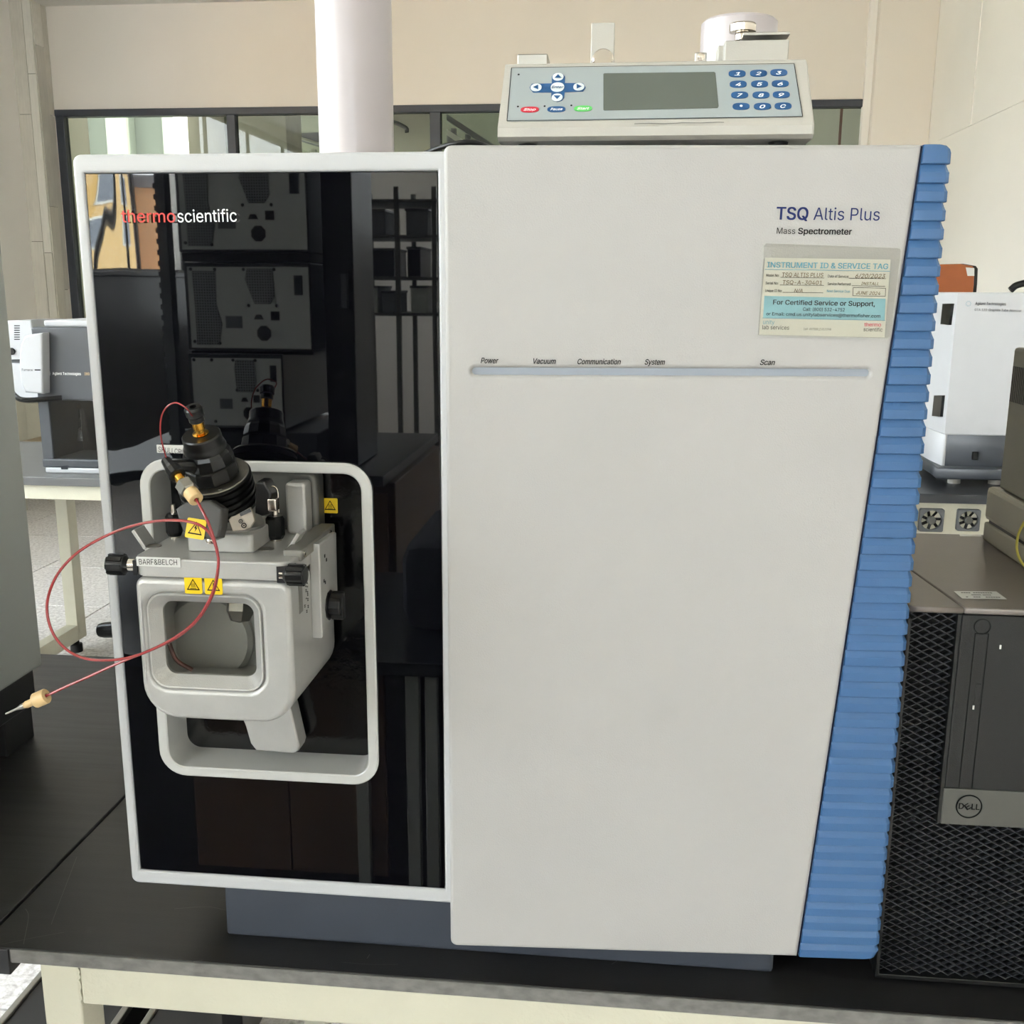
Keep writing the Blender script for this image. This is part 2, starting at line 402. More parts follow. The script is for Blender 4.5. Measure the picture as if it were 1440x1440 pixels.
obj('ceiling', bx(RX0-.4, RX1+.4, RY0-.3, 12, RZ, RZ+.2), M_CEIL, kind='structure')
obj('wall_right', bx(RX1, RX1+.2, RY0-.2, 12, 0, RZ), M_WALLR, kind='structure')
RW0, RW1 = -3.3, -2.1
obj('wall_rear', bx(RW1, -.5, RY0-.2, RY0, 0, RZ), M_WALLR, kind='structure')
obj('wall_rear_right', bx(1.6, RX1, RY0-.2, RY0, 0, RZ), M_WALLR, kind='structure')
obj('wall_rear_sill', bx(-.5, 1.6, RY0-.2, RY0, 0, T+1.0), M_WALLR, kind='structure')
w4 = thing('added_window_4', None, None, (.55, RY0, T+1.0), kind='structure')  # unseen window, added to throw frontal light on the instrument
for x in (-.47, .2, .9, 1.57): obj('mullion', bx(x-.03, x+.03, RY0-.12, RY0-.05, T+1.0, RZ), M_MULL, w4)
obj('bottom_rail', bx(-.5, 1.6, RY0-.12, RY0-.05, T+1.0, T+1.06), M_MULL, w4)
for x in (-.44, .23, .93): obj('pane', bx(x, x+.61, RY0-.085, RY0-.081, T+1.06, RZ), M_WINGL, w4)
portal('daylight_portal', .55, RY0-.22, (T+1.0+RZ)/2, 2.1, RZ-T-1.0, (0, 1, 0))
obj('wall_rear_left', bx(RX0-.2, RW0, RY0-.2, RY0, 0, RZ), M_WALLR, kind='structure')
obj('wall_rear_low', bx(RW0, RW1, RY0-.2, RY0, 0, T+.2), M_WALLR, kind='structure')
w3 = thing('added_window_3', None, None, ((RW0+RW1)/2, RY0, T+.2), kind='structure')  # unseen window, added for more light from the front left
for x in (RW0+.03, (RW0+RW1)/2, RW1-.03): obj('mullion', bx(x-.03, x+.03, RY0-.12, RY0-.05, T+.2, RZ), M_MULL, w3)
obj('bottom_rail', bx(RW0, RW1, RY0-.12, RY0-.05, T+.2, T+.26), M_MULL, w3)
for x in (RW0+.06, (RW0+RW1)/2+.03): obj('pane', bx(x, x+.51, RY0-.085, RY0-.081, T+.26, RZ), M_WINGL, w3)
portal('daylight_portal', (RW0+RW1)/2, RY0-.22, (T+.2+RZ)/2, RW1-RW0, RZ-T-.2, (0, 1, 0))
# trunking line on the right wall
a = at(1320, 197, x=RX1); b = at(1440, 146, x=RX1)
obj('trim_1', bx(RX1-.006, RX1, b.y-.6, a.y, a.z-.004, a.z+.004), M_WALLR, kind='structure')
a2 = at(1366, 170, x=RX1)
obj('trim_2', bx(RX1-.006, RX1, a2.y-.004, a2.y+.004, a.z, RZ), M_WALLR, kind='structure')
# concrete pier at the right end of the window wall
cl = at(1235, 50, y=YBW-.1)
obj('column_right', bx(cl.x, RX1, YBW-.1, YBW+.02, 0, RZ, .004), M_WALL, kind='structure')
obj('trim_3', bx(cl.x-.045, cl.x, YBW-.04, YBW+.02, 0, RZ, .003), M_WALLR, kind='structure')
# beige wall over the partition window
zt = at(600, 148, y=YBW).z
obj('wall_back', bx(RX0, cl.x, YBW, YBW+.15, zt, RZ), M_WALL, kind='structure')
ZS = T + .05
obj('wall_back_lower', bx(RX0, cl.x, YBW, YBW+.15, 0, ZS), M_WALL, kind='structure')
# partition window
wi = thing('window_1', None, None, (-.5, YBW, ZS), kind='structure')
XL, XR = at(78, 155, y=YBW).x, at(1223, 180, y=YBW).x
px_ = lambda u: at(u, 180, y=YBW).x
FR = [(XL, px_(92)), (px_(320), px_(332)), (px_(605), px_(620)), (px_(910), px_(925)), (px_(1211), XR)]
for (x0, x1) in FR: obj('mullion', bx(x0, x1, YBW-.015, YBW+.05, ZS, zt, .004), M_FRAME, wi)
obj('top_rail', bx(XL, XR, YBW-.02, YBW+.055, zt-.045, zt, .004), M_FRAME, wi)
obj('bottom_rail', bx(XL, XR, YBW-.02, YBW+.055, ZS, ZS+.04, .004), M_FRAME, wi)
for (p, q) in zip(FR, FR[1:]): obj('pane', bx(p[1], q[0], YBW+.018, YBW+.023, ZS+.04, zt-.035), M_ROOMGL, wi)

# board formed concrete pier at the left
pier = thing('column_left', None, None, (pier_x := at(30, 10, y=YBW).x, YBW-.3, 0), kind='structure')
pxr = at(64, 10, y=YBW).x; PY_ = at(42, 0, x=pxr).y
obj('core', bx(RX0, pxr-.012, PY_+.013, YBW, 0, RZ), M_JOINT, pier)
_me = bpy.data.meshes.new('plank'); _bm = bx(0, 1, 0, .012, 0, 1); _bm.to_mesh(_me); _bm.free(); _me.materials.append(M_PLANK); proto = bpy.data.objects.new('plank', _me)
pm = {0: M_PLANK, 1: M_PLANK2, 2: M_PLANK3}
pmesh = {}
for k in pm:
    me = proto.data.copy(); me.materials.clear(); me.materials.append(pm[k]); pmesh[k] = me
bpy.data.objects.remove(proto)
def plank(x, y, z, wdt, h, side, dep=.014):
    o = bpy.data.objects.new('plank', pmesh[random.choice((0, 0, 1, 2))]); C.objects.link(o); o.parent = pier
    j = random.uniform(0, .004)
    if side: o.rotation_euler = (0, 0, PI/2); o.location = Vector((x+j-.002, y, z))-pier.location; o.scale = (wdt-.003, dep/.012, h-.004)
    else: o.location = Vector((x, y-j, z))-pier.location; o.scale = (wdt-.003, dep/.012, h-.004)
def boards(horiz0, horiz1, wd, f):
    p = horiz0
    while p < horiz1-.01:
        ww = min(wd*random.uniform(.85, 1.15), horiz1-p); z = 0
        z = -random.uniform(0, .9)
        while z < RZ:
            h = random.uniform(.7, 1.2); z0 = max(z, 0); z1 = min(z+h, RZ)
            if z1-z0 > .02: f(p, z0, ww, z1-z0)
            z += h
        p += ww
boards(RX0+.0, pxr, .095, lambda p, z, ww, h: plank(p, PY_, z, ww, h, False))
boards(PY_+.013, YBW, .10, lambda p, z, ww, h: plank(pxr+.002, p, z, ww, h, True))

# left wall with the daylight windows (behind and beside the camera)
WZ0, WZ1 = at(200, 378, x=RX0).z, 2.25 + T
obj('wall_left', bx(RX0-.2, RX0, RY0-.2, YBW, 0, WZ0), M_WALLR, kind='structure')
obj('wall_left_upper', bx(RX0-.2, RX0, RY0-.2, YBW, WZ1, RZ), M_WALLR, kind='structure')
obj('wall_left_end', bx(RX0-.2, RX0, 3.4, YBW, WZ0, WZ1), M_WALLR, kind='structure')
w2 = thing('window_2', None, None, (RX0, -1.7, WZ0), kind='structure')
obj('window_sill', bx(RX0-.2, RX0+.05, RY0, 3.4, WZ0-.03, WZ0, .004), M_MULL, w2)
ys = [RY0+.03]+[-at(u, 300, x=RX0).y for u in (208, 187, 158)]+[-6.2]
y = -5.2
while y < 3.4: ys.append(y); y += 1.18
for y in ys: obj('mullion', bx(RX0-.10, RX0-.07, y-.014, y+.014, WZ0, WZ1), M_MULL, w2)
obj('top_rail', bx(RX0-.12, RX0-.04, RY0, 3.4, WZ1-.05, WZ1), M_MULL, w2)
for p, q in zip(ys, ys[1:]+[3.4]): obj('pane', bx(RX0-.085, RX0-.081, p+.014, q-.014, WZ0, WZ1-.05), M_WINGL, w2)
portal('daylight_portal', RX0-.22, (RY0+3.4)/2, (WZ0+WZ1)/2, 3.4-RY0, WZ1-WZ0)

# houses outside the daylight windows
def house(name, label, x0, x1, y0, y1, h, m_, wy, wz, ws=.7, z0=-6):
    t = thing(name, label, 'building', ((x0+x1)/2, (y0+y1)/2, z0))
    obj('wall', bx(x0, x1, y0, y1, z0, h), m_, t)
    obj('roof', bx(x0-.2, x1+.3, y0-.2, y1+.2, h, h+.35), M_ROOF, t)
    for y in wy:
        for z in wz:
            f = obj('window', bx(x1-.1, x1+.05, y-ws, y+ws, z-ws, z+ws, .03), M_FACW, t)
            obj('pane', bx(x1+.05, x1+.07, y-ws*.85, y+ws*.85, z-ws*.85, z+ws*.85), M_FACWIN, f)
    return t
house('apartment_building', 'ochre apartment house mirrored in the top left of the black door', -22, -14, -29.5, -20, 4.75, M_FAC, [-28.6, -27.0, -25.4, -23.8, -22.2], [-2.4, -.6, 1.2, 2.9, 4.0], .42)
house('apartment_building', 'peach apartment house mirrored right of the ochre one', -20, -13.6, -46, -30.1, 4.25, M_FAC2, [-44, -41.5, -39, -36.5, -34.2, -32.2, -30.6], [-2.4, -.6, 1.2, 2.1, 3.4], .36)
house('apartment_building', 'pale apartment house outside the daylight windows beside the lab', -26, -18, -16, 12, 3.6, M_FACW, [-14, -10, -6, -2, 2, 6, 10], [-2, 1.0])

# ------------------------------------------------ the next room seen through the partition
obj('wall_far', bx(-4.1, RX1, 10.6, 10.8, 0, RZ), mat('grey green far wall', (140, 144, 128), .85, var=.03), kind='structure')
NX = -3.1
a = at(125, 190, y=8.2); b = at(262, 190, y=8.2)
NY0, NY1 = at(124, 180, x=-3.95).y, at(264, 180, x=-3.95).y; print('next opening', NY0, NY1)
for (y0_, y1_, z0_, z1_) in ((YBW, NY0, 0, RZ), (NY1, 10.8, 0, RZ), (NY0, NY1, 0, T+.7)): obj('wall_next_left', bx(-4.1, -3.95, y0_, y1_, z0_, z1_), M_WALL, kind='structure')
# outdoor facade seen through the far side
M_FIN = mat('office fin', (104, 106, 96), .8)
fa = thing('office_building', 'pale office block with upright fins seen through the left partition pane', 'building', (-10, 19, -4))
obj('wall', bx(-24, -4.2, 19, 21, -4, 11), mat('pale office facade', (74, 76, 69), .8), fa)
for k in range(18):
    obj('fin', bx(-23.6+k*1.1, -23.2+k*1.1, 18.6, 19, -4, 11, .02), M_FIN, fa)
pp = at(336, 180, y=7.6); pq = at(408, 180, y=7.6)
obj('column_middle', bx(pp.x, pq.x, 7.5, 7.9, 0, RZ, .005), M_PLANK3, kind='structure')
# far room left side stays open to daylight between the piers
cA = at(548, 200, y=7.2); cB = at(605, 200, y=7.2)
wp = thing('partition_board', 'cream partition board behind the second window pane', 'partition', ((cA.x+cB.x)/2, 7.3, 0))
obj('board', bx(cA.x-.3, cB.x+.02, 7.25, 7.32, 0, RZ-.05, .004), M_WALL, wp)
a = at(552, 172, y=7.2); b = at(571, 180, y=7.2)
hk = thing('wall_lamp', 'small grey curved arm on the cream board beside the white pipe', 'lamp', (a.x, 7.2, a.z-.02))
obj('arm', tube([(a.x-.1, 7.24, a.z), (a.x, 7.18, a.z), (b.x, 7.18, b.z), (b.x+.01, 7.18, b.z-.035)], .015), M_CAST, hk)
# stair stringers and railing seen through the third pane
st = thing('staircase', 'dark staircase slanting down behind the third window pane', 'stairs', (-.3, 8.2, 0))
p = at(628, 160, y=8.2); q = at(712, 215, y=8.2); d = (q-p)
for dz, m_ in ((0, M_CAST), (-.12, M_FACW), (-.17, M_CAST)):
    L_ = [p+Vector((0, 0, dz)), q+d*.8+Vector((0, 0, dz))]
    bm = bmesh.new()
    vs = [(L_[0].x, 8.2, L_[0].z), (L_[1].x, 8.2, L_[1].z), (L_[1].x, 8.2, L_[1].z-.05), (L_[0].x, 8.2, L_[0].z-.05)]
    bm = loft([vs, [(x, y+.08, z) for x, y, z in vs]]); obj('stringer', bm, m_, st)
for k in range(3):
    x = p.x+.02+k*.12; obj('post', bx(x, x+.04, 8.3, 8.36, 0, p.z-.1-k*.05), M_CAST, st)
p = at(400, 188, y=8.0); q = at(478, 212, y=8.0)
sh = thing('canopy', 'pale slanting canopy edge left of the white pipe', 'canopy', ((p.x+q.x)/2, 8, p.z-.2))
vs = [(p.x, 8, p.z), (q.x+.2, 8, q.z-.05), (q.x+.2, 8, q.z-.01), (q.x+.2, 8, p.z+.02)]
obj('slab', loft([vs, [(x, y+.5, z) for x, y, z in vs]]), M_CAST, sh)
obj('edge', tube([(p.x, 7.98, p.z), (q.x+.2, 7.98, q.z-.05)], .012, sub=0), M_FACW, sh)
for u in (438, 452):
    x = at(u, 205, y=8.1).x; obj('post', bx(x, x+.045, 8.05, 8.1, 0, p.z-.12), M_FACW, sh)
p = at(1183, 180, y=8.8); q = at(1196, 180, y=8.8)
obj('door_1', bx(p.x, q.x, 8.8, 8.9, 0, RZ, .004), mat('dusty red door frame', (140, 84, 78), .6), kind='structure')
p = at(1197, 180, y=8.8); q = at(1212, 180, y=8.8)
obj('trim_4', bx(p.x, q.x, 8.8, 8.9, 0, RZ, .004), M_FACW, kind='structure')
portal('daylight_portal', -4.12, (NY0+NY1)/2, (T+.7+RZ)/2, NY1-NY0, RZ-T-.7)

# ================================================================== BENCHES
tb = thing('lab_bench', 'black topped bench with cream frame under the large instrument', 'bench', (.6, .35, 0))
TX0, TX1, TY0, TY1 = -.1735, 1.25, -.006, .72
obj('bench_top', bx(TX0, TX1, TY0, TY1, T-.0135, T, .0008, 1), M_TOP, tb)
obj('front_edge', bx(TX0+.028, TX1, TY0-.0012, TY0+.0005, T-.0132, T-.0008), M_TOPEDGE, tb, label='rough grey sawn front edge')
obj('corner_block', bx(TX0+.001, TX0+.026, TY0-.001, TY0+.03, T-.026, T-.001, .001), M_BLACKS, tb)
obj('front_rail', bx(-.0854, TX1-.03, TY0+.001, TY0+.031, T-.051, T-.0135, .002), M_CREAM, tb)
obj('weld_bead', tube([(-.0862+random.uniform(-.0009, .0009), TY0+.0012, T-.014-.0365*k/14) for k in range(15)], .0008, 6), M_CREAM, tb)
obj('leg', bx(-.1215, -.086, TY0+.001, TY0+.036, 0.03, T-.0135, .002), M_CREAM, tb)
obj('leg', bx(TX1-.07, TX1-.035, TY0+.001, TY0+.036, 0.03, T-.0135, .002), M_CREAM, tb)
obj('leg', bx(-.1215, -.086, TY1-.04, TY1-.005, 0.03, T-.0135, .002), M_CREAM, tb)
obj('leg', bx(TX1-.07, TX1-.035, TY1-.04, TY1-.005, 0.03, T-.0135, .002), M_CREAM, tb)
obj('side_rail', bx(-.12, -.09, TY0+.036, TY1-.04, T-.05, T-.0135, .002), M_CREAM, tb)
obj('back_rail', bx(-.086, TX1-.03, TY1-.035, TY1-.006, T-.05, T-.0135, .002), M_CREAM, tb)
for x in (-.104, TX1-.052):
    for y in (TY0+.018, TY1-.022): obj('foot', lathe([(.016, 0), (.018, .006), (.012, .03)], 16), M_BLACKR, tb, Matrix.Translation((x, y, 0)), smooth=True)
# scratches and chips on the top
def scratch(pts, wd=.0004):
    P = [at(u, v, z=T+.0003) for u, v in pts]; bm = bmesh.new(); P = smoothpath(P, 4)
    for a, b in zip(P, P[1:]):
        d = (b-a).normalized(); n = Vector((-d.y, d.x, 0))*wd/2
        bm.faces.new([bm.verts.new(q) for q in (a-n, b-n, b+n, a+n)])
    return bm
sb = bmesh.new()
L1 = (([(33, 1328), (40, 1290), (36, 1278)], .0005), ([(2, 1328), (40, 1320), (90, 1311)], .0004), ([(72, 1300), (85, 1265), (108, 1205)], .0004),
      ([(245, 1278), (290, 1275), (318, 1280)], .0004), ([(516, 1348), (520, 1342)], .0007), ([(480, 1353), (520, 1356), (560, 1356)], .0003),
      ([(272, 1352), (285, 1350)], .0006), ([(340, 1359), (372, 1361)], .0008), ([(415, 1366), (440, 1367)], .0005), ([(860, 1356), (868, 1351)], .0005))
for L_, wd in L1: merge(sb, scratch(L_, wd))
obj('scratch_marks', sb, M_SCR, tb, kind='stuff')
tl = thing('lab_bench', 'black topped bench at the left, beyond the diagonal joint', 'bench', (-.6, .3, 0))
obj('bench_top', bx(-1.3, TX0-.003, -.03, .685, T-.0135, T, .0008, 1), M_TOP, tl)
obj('front_rail', bx(-1.27, -.25, -.015, .015, T-.05, T-.0135, .002), M_BLACKS, tl)
for x in (-1.25, -.245):
    for y in (.0, .64): obj('leg', bx(x, x+.035, y, y+.035, .0, T-.0135, .002), M_BLACKS, tl)
obj('foot_rail', bx(-.245, -.21, .035, .64, .1, .13, .002), M_BLACKS, tl)
# black case with a silver edge on the floor under the bench
def q2w(u, v, z): return at(u, v, z=z)
for lab, x0, x1 in (('silver edged black case on the floor left of the cream bench leg', -.655, -.45), ('silver edged black case on the floor just right of the cream bench leg', -.412, -.262)):
    cs = thing('equipment_case', lab, 'case', ((x0+x1)/2, .66, 0))
    obj('body', bx(x0+.004, x1-.004, .42, .95, 0, .116, .006), M_BLACKS, cs)
    for xa in (x0, x1-.012): obj('silver_edge', bx(xa, xa+.012, .415, .955, .108, .122, .002), M_SATIN, cs)
    obj('silver_edge', bx(x0, x1, .415, .427, .108, .122, .002), M_SATIN, cs)
    obj('handle', tube([((x0+x1)/2-.04, .42, .06), ((x0+x1)/2-.03, .405, .06), ((x0+x1)/2+.03, .405, .06), ((x0+x1)/2+.04, .42, .06)], .005, 8), M_BLACKP, cs)
cs = thing('equipment_case', 'dark grey case standing under the middle of the bench', 'case', (.2, .5, 0))
obj('body', bx(-.15, .62, .34, .62, 0, .16, .008), M_CAST, cs)
obj('silver_edge', bx(-.155, .625, .334, .345, .15, .165, .002), M_SATIN, cs)

# far left bench
fb = thing('lab_bench', 'far dark topped bench with cream frame carrying the dark grey analyser', 'bench', (-1.6, 2.45, 0))
obj('bench_top', bx(-2.5, -.7, 2.12, 2.80, T-.026, T, .002), mat('dark grey bench top', (92, 92, 92), .4, var=.04), fb)
obj('front_rail', bx(-2.45, -.75, 2.14, 2.17, T-.072, T-.026, .002), M_CREAM, fb)
for xx in (-1.655, -.8):
    obj('leg', bx(xx, xx+.045, 2.70, 2.76, .05, T-.026, .002), M_CREAM, fb)
    obj('leg', bx(xx, xx+.045, 2.14, 2.20, .05, T-.072, .002), M_CREAM, fb)
    obj('side_rail', bx(xx, xx+.045, 2.20, 2.70, .05, .11, .002), M_CREAM, fb)
    for y in (2.17, 2.72): obj('foot', lathe([(.022, 0), (.022, .03), (.012, .032), (.012, .05)], 16), M_BLACKR, fb, Matrix.Translation((xx+.022, y, 0)), smooth=True)
a = at(141, 888, z=.05)
sf = thing('stool_base', 'black stool foot on the floor beside the cream bench leg', 'stool', (a.x+.12, a.y, 0))
obj('arm', lathe([(.026, 0), (.03, .02), (.034, .25)], 16), M_BLACKP, sf, axis(Vector((a.x, a.y, .055)), (1, -.1, .12)), smooth=True)
obj('end_cap', lathe([(.0, 0), (.024, .0), (.026, .004)], 16, cap=False), M_SATIN, sf, axis(Vector((a.x-.001, a.y, .055)), (1, -.1, .12)), smooth=True)
obj('column', lathe([(.02, 0), (.02, .4)], 16), M_BLACKP, sf, Matrix.Translation((a.x+.25, a.y-.02, .08)), smooth=True)
obj('caster', lathe([(.03, 0), (.03, .05)], 16), M_BLACKR, sf, Matrix.Translation((a.x+.2, a.y-.02, .0)), smooth=True)

# cabinets near the back wall, left
cb = thing('base_cabinet', 'beige low cabinet by the board marked pier at far left', 'cabinet', (-3.0, 5.6, 0))
b = at(66, 612, y=5.45); zc = at(30, 556, y=5.45).z
obj('body', bx(-3.5, b.x+.35, 5.45, 5.85, 0, zc, .004), M_BEIGE, cb)
obj('door', bx(-3.4, b.x-.02, 5.435, 5.45, .2, zc-.05, .003), M_BEIGE, cb)
obj('door', bx(b.x-.01, b.x+.34, 5.435, 5.45, .2, zc-.05, .003), M_BEIGE, cb)
wd = thing('side_table', 'wooden topped low table behind the far left bench', 'table', (-2.7, 5.2, 0))
zz = at(45, 628, y=5.0).z
obj('table_top', bx(-3.3, -2.1, 5.0, 5.4, zz-.05, zz, .002), mat('light oak', (150, 132, 104), .5, var=.08, stretch=(.2, 3, 1)), wd)
for x in (-3.25, -2.16):
    for y in (5.02, 5.34): obj('leg', bx(x, x+.04, y, y+.03, 0, zz-.05), M_BEIGE, wd)

# ================================================================== FAR LEFT INSTRUMENTS
M_AGW2 = mat('light grey instrument plastic', (176, 177, 180), .4, var=.01)
YA = 2.20
def fx(u, v, y=YA): return at(u, v, y=y)
aa = thing('analyser', 'dark grey and white analyser with glass fronted bay on the far left bench', 'instrument', (-1.18, 2.4, T))
x0 = fx(56, 600).x; x1 = x0 + .42; zt_ = fx(60, 460).z; zm = fx(60, 563).z; zb = fx(70, 655).z
obj('upper_cover', bx(x0, x1, YA, YA+.4, zm, zt_, .006), M_AGD, aa)
obj('top_cover', bx(x0+.03, x1, YA+.02, YA+.42, zt_, zt_+.02, .006), M_AGW2, aa)
obj('bay_back', bx(x0+.02, x1, YA+.18, YA+.4, zb, zm), M_AGDD, aa)
obj('bay_frame', bx(x0, x0+.035, YA, YA+.4, zb, zm, .003), M_AGD, aa)
obj('bay_floor', bx(x0, x1, YA-.005, YA+.4, zb-.004, zb+.022, .004), M_AGD, aa)
obj('bay_glass', bx(x0+.035, x1-.01, YA+.006, YA+.010, zb+.022, zm), M_CLEAR, aa)
for (u, v, r) in ((107, 572, .012), (108, 589, .010), (110, 603, .010)):
    p = fx(u, v, YA+.17); obj('nozzle', lathe([(r, 0), (r*.7, .02), (0.001, .025)], 16), M_STEEL, aa, axis(Vector((p.x, YA+.18, p.z)), (0, -1, 0)), smooth=True)
p = fx(112, 600, YA+.1); obj('spray_chamber', lathe([(.022, 0), (.012, .06), (.010, .10)], 20), M_CLEAR, aa, Matrix.Translation((p.x, YA+.12, fx(112, 620, YA+.1).z)), smooth=True)
obj('base', bx(x0+.01, x1, YA-.01, YA+.4, T, zb-.004, .004), M_AGW2, aa)
MA = front(YA-.0105)
p = pl(MA, 86, 660); q = pl(MA, 95, 655)
obj('badge', plate([rr(p[0], q[0], p[1], q[1], .001, 2)], .001), M_AGDD, aa, MA)
MA = front(YA)
letter('Agilent Technologies', MA, 74, 527, 114, 527.5, 3.5, M_LWHITE, aa, .01)
letter('280', MA, 119, 527.5, 126, 527.6, 3.5, M_PEEK, aa, .01)
bm = bmesh.new(); cxy = pl(MA, 67, 525)
for k in range(12):
    a_ = k*PI/6; p = Vector(cxy)+Vector((math.cos(a_), math.sin(a_)))*.006; q = Vector(cxy)+Vector((math.cos(a_), math.sin(a_)))*.0095; bar2(p, q, .0016, .0003, bm)
merge(bm, plate([circ(*cxy, .0052, 16), circ(*cxy, .0035, 16)], 0, 0, .0003)); obj('logo', bm, M_LWHITE, aa, MA)

wa = aa
Yw = 2.16; MW = front(Yw)
out = [pl(MW, u, v) for u, v in ((59, 468), (44, 470), (34, 473), (29, 484), (27, 500), (26.5, 515), (28, 530), (31, 543), (35, 552), (60, 554))]
obj('dome_cover', plate([out], .16, .006, 0, 2), M_AGW2, wa, MW, smooth=True)
letter('Furnace', MW, 31, 521.5, 46, 521.8, 3, M_INK, wa)
p = pl(MW, 49, 521); q = pl(MW, 57, 520); obj('trim_bar', plate([rr(p[0], q[0], p[1], q[1]+.001, .0005, 2)], .001, 0, .0008), M_INK, wa, MW)
a = fx(24, 556, Yw); b = fx(60, 560, Yw)
obj('support_arm', tube([(a.x-.06, Yw+.06, a.z+.02), (a.x, Yw-.01, a.z), ((a.x+b.x)/2, Yw-.02, b.z-.004), (b.x+.05, Yw+.02, b.z)], .008), M_BLACKP, wa, smooth=True)
obj('post', lathe([(.03, 0), (.02, .02), (.02, a.z-T)], 16), M_AGW2, wa, Matrix.Translation((x0+.02, YA+.3, T)), smooth=True)
wb = aa
Yt = 2.4; MT = front(Yt)
o_ = [pl(MT, u, v) for u, v in ((8, 506), (9, 451), (43, 450), (46, 470), (46, 505))]
obj('tower_body', plate([o_], .2, .004), M_AGW2, wb, MT)
bm = bmesh.new()
for k in range(7):
    p = pl(MT, 20, 458+k*3.2); q = pl(MT, 28, 458+k*3.2); bar2(p, q, .0028, .0005, bm)
obj('vent_slots', bm, M_INK, wb, MT, kind='stuff')
p = pl(MT, 17, 494); obj('port', plate([circ(*p, .0115, 24)], .006, .001, .006), M_BLACKP, wb, MT)
p = pl(MT, 8, 560); q = pl(MT, 34, 506)
obj('lower_body', plate([rr(p[0], q[0]+.1, p[1], q[1]-.012, .004)], .2, .003), M_AGW2, wb, MT)
obj('neck', plate([rr(p[0]+.01, q[0]-.005, q[1]-.02, q[1]+.01, .002)], .15, .001, -.02), M_CAST, wb, MT)
p = at(22, 430, y=PY_-.005)
obj('wall_socket', bx(p.x-.03, p.x+.035, PY_-.045, PY_-.001, p.z-.012, p.z+.014, .003), M_CAST, None, label='small grey box fixed on the board marked pier at far left', cat='socket')

# grey tall instrument at the left edge of the frame, on the left bench
li = thing('instrument_cabinet', 'tall plain grey instrument at the left edge of the photo', 'instrument', (-.55, .2, T))
xr = -.3535
obj('casing', bx(-.85, xr, -.25, .42, T+.089, T+.62, .004), M_GREYB, li)
obj('base', bx(-.84, xr-.004, -.24, .405, T+.045, T+.089, .002), M_BLACKS, li)
obj('foot', bx(xr-.06, xr-.008, .34, .40, T, T+.045, .002), M_BLACKR, li)
obj('foot', bx(-.82, -.77, .34, .40, T, T+.045, .002), M_BLACKR, li)
obj('foot', bx(xr-.06, xr-.012, -.22, -.16, T, T+.045, .002), M_BLACKR, li)
obj('foot', bx(-.82, -.77, -.22, -.16, T, T+.045, .002), M_BLACKR, li)

# ================================================================== MASS SPECTROMETER
ms = thing('mass_spectrometer', 'large white and blue benchtop instrument with glossy black door', 'instrument', (.28, .35, T))
obj('plinth', bx(.0325, .505, .032, .62, T, T+.075, .003), M_PLINTH, ms)
obj('chassis', bx(-.026, .585, .05, .70, T+.066, T+.642, .004), M_WHITE, ms)
M0 = front(0)
gx0, gx1, gz0, gz1 = -.0262, .2335, T+.0788, T+.6385
# door frame
door = obj('door_frame', plate([rr(-.0342, .246, T+.0668, T+.6515, .006), rr(gx0, gx1, gz0, gz1, .0006, 2)], .05, .0022, .0, 2), M_DOORW, ms, M0, smooth=True)
# ring outline
rx0, rx1, rz0, rz1 = -.0005, .1813, T+.1685, T+.4300
Rr = .0215
def inset(d, r=Rr): return rr(rx0+d, rx1-d, rz0+d, rz1-d, max(r-d, .001), 8)
obj('door_glass', plate([rr(gx0+.0006, gx1-.0006, gz0+.0006, gz1-.0006, .0004, 2), inset(.004)], .004, 0, -.0015), M_BLACKG, door, M0)
obj('door_backing', plate([rr(gx0-.002, gx1+.002, gz0-.002, gz1+.002, .0004, 2), inset(.004)], .008, 0, -.006), M_BLACKS, door, M0)
# silver opening ring with deep inner wall
def l3(L, z): return [(p[0], p[1], z) for p in L]
ring = loft([l3(inset(.0005), -.003), l3(inset(0), .0010), l3(inset(.0012), .0020), l3(inset(.0072), .0020), l3(inset(.0082), .0012), l3(inset(.0095), -.032), l3(inset(.006), -.032)], cap=False)
obj('opening_ring', ring, mat('pale silver ring', (194, 194, 191), .34, metal=.2, bump=.15, scale=1500), ms, M0, smooth=True)
obj('recess_panel', plate([inset(.0085)], .004, 0, -.032), mat('black orange peel panel', (8, 8, 10), .12, bump=.25, scale=120, var=.2), ms, M0)
# ledge at the bottom of the recess and drain block
Md = front(.006)
o_ = [pl(Md, u, v) for u, v in ((330, 985), (345, 1022), (352, 1046), (360, 1056), (412, 1060), (419, 1057), (421, 1050), (407, 990), (400, 970))]
obj('drain_block', plate([o_], .02, .002, 0, 2), M_SILVER, ms, Md, smooth=True)
# rear mount behind the ion source
Mr = front(.012)
def pr(M, u0, v0, u1, v1):
    a = pl(M, u0, v0); b = pl(M, u1, v1); return min(a[0], b[0]), max(a[0], b[0]), min(a[1], b[1]), max(a[1], b[1])
x_0, x_1, z_0, z_1 = pr(Mr, 330, 660, 449, 760)
obj('source_mount', plate([rr(x_0, x_1, z_0, z_1, .008)], .02, .004, 0, 3), mat('dark cast housing', (96, 95, 90), .4, metal=.3), ms, Mr, smooth=True)
Mr2 = front(-.006); x_0, x_1, z_0, z_1 = pr(Mr2, 400, 679, 431, 752)
obj('mount_cover', plate([rr(x_0, x_1, z_0, z_1, .003)], .018, .0025, 0, 3), M_SILVER, ms, Mr2, smooth=True)

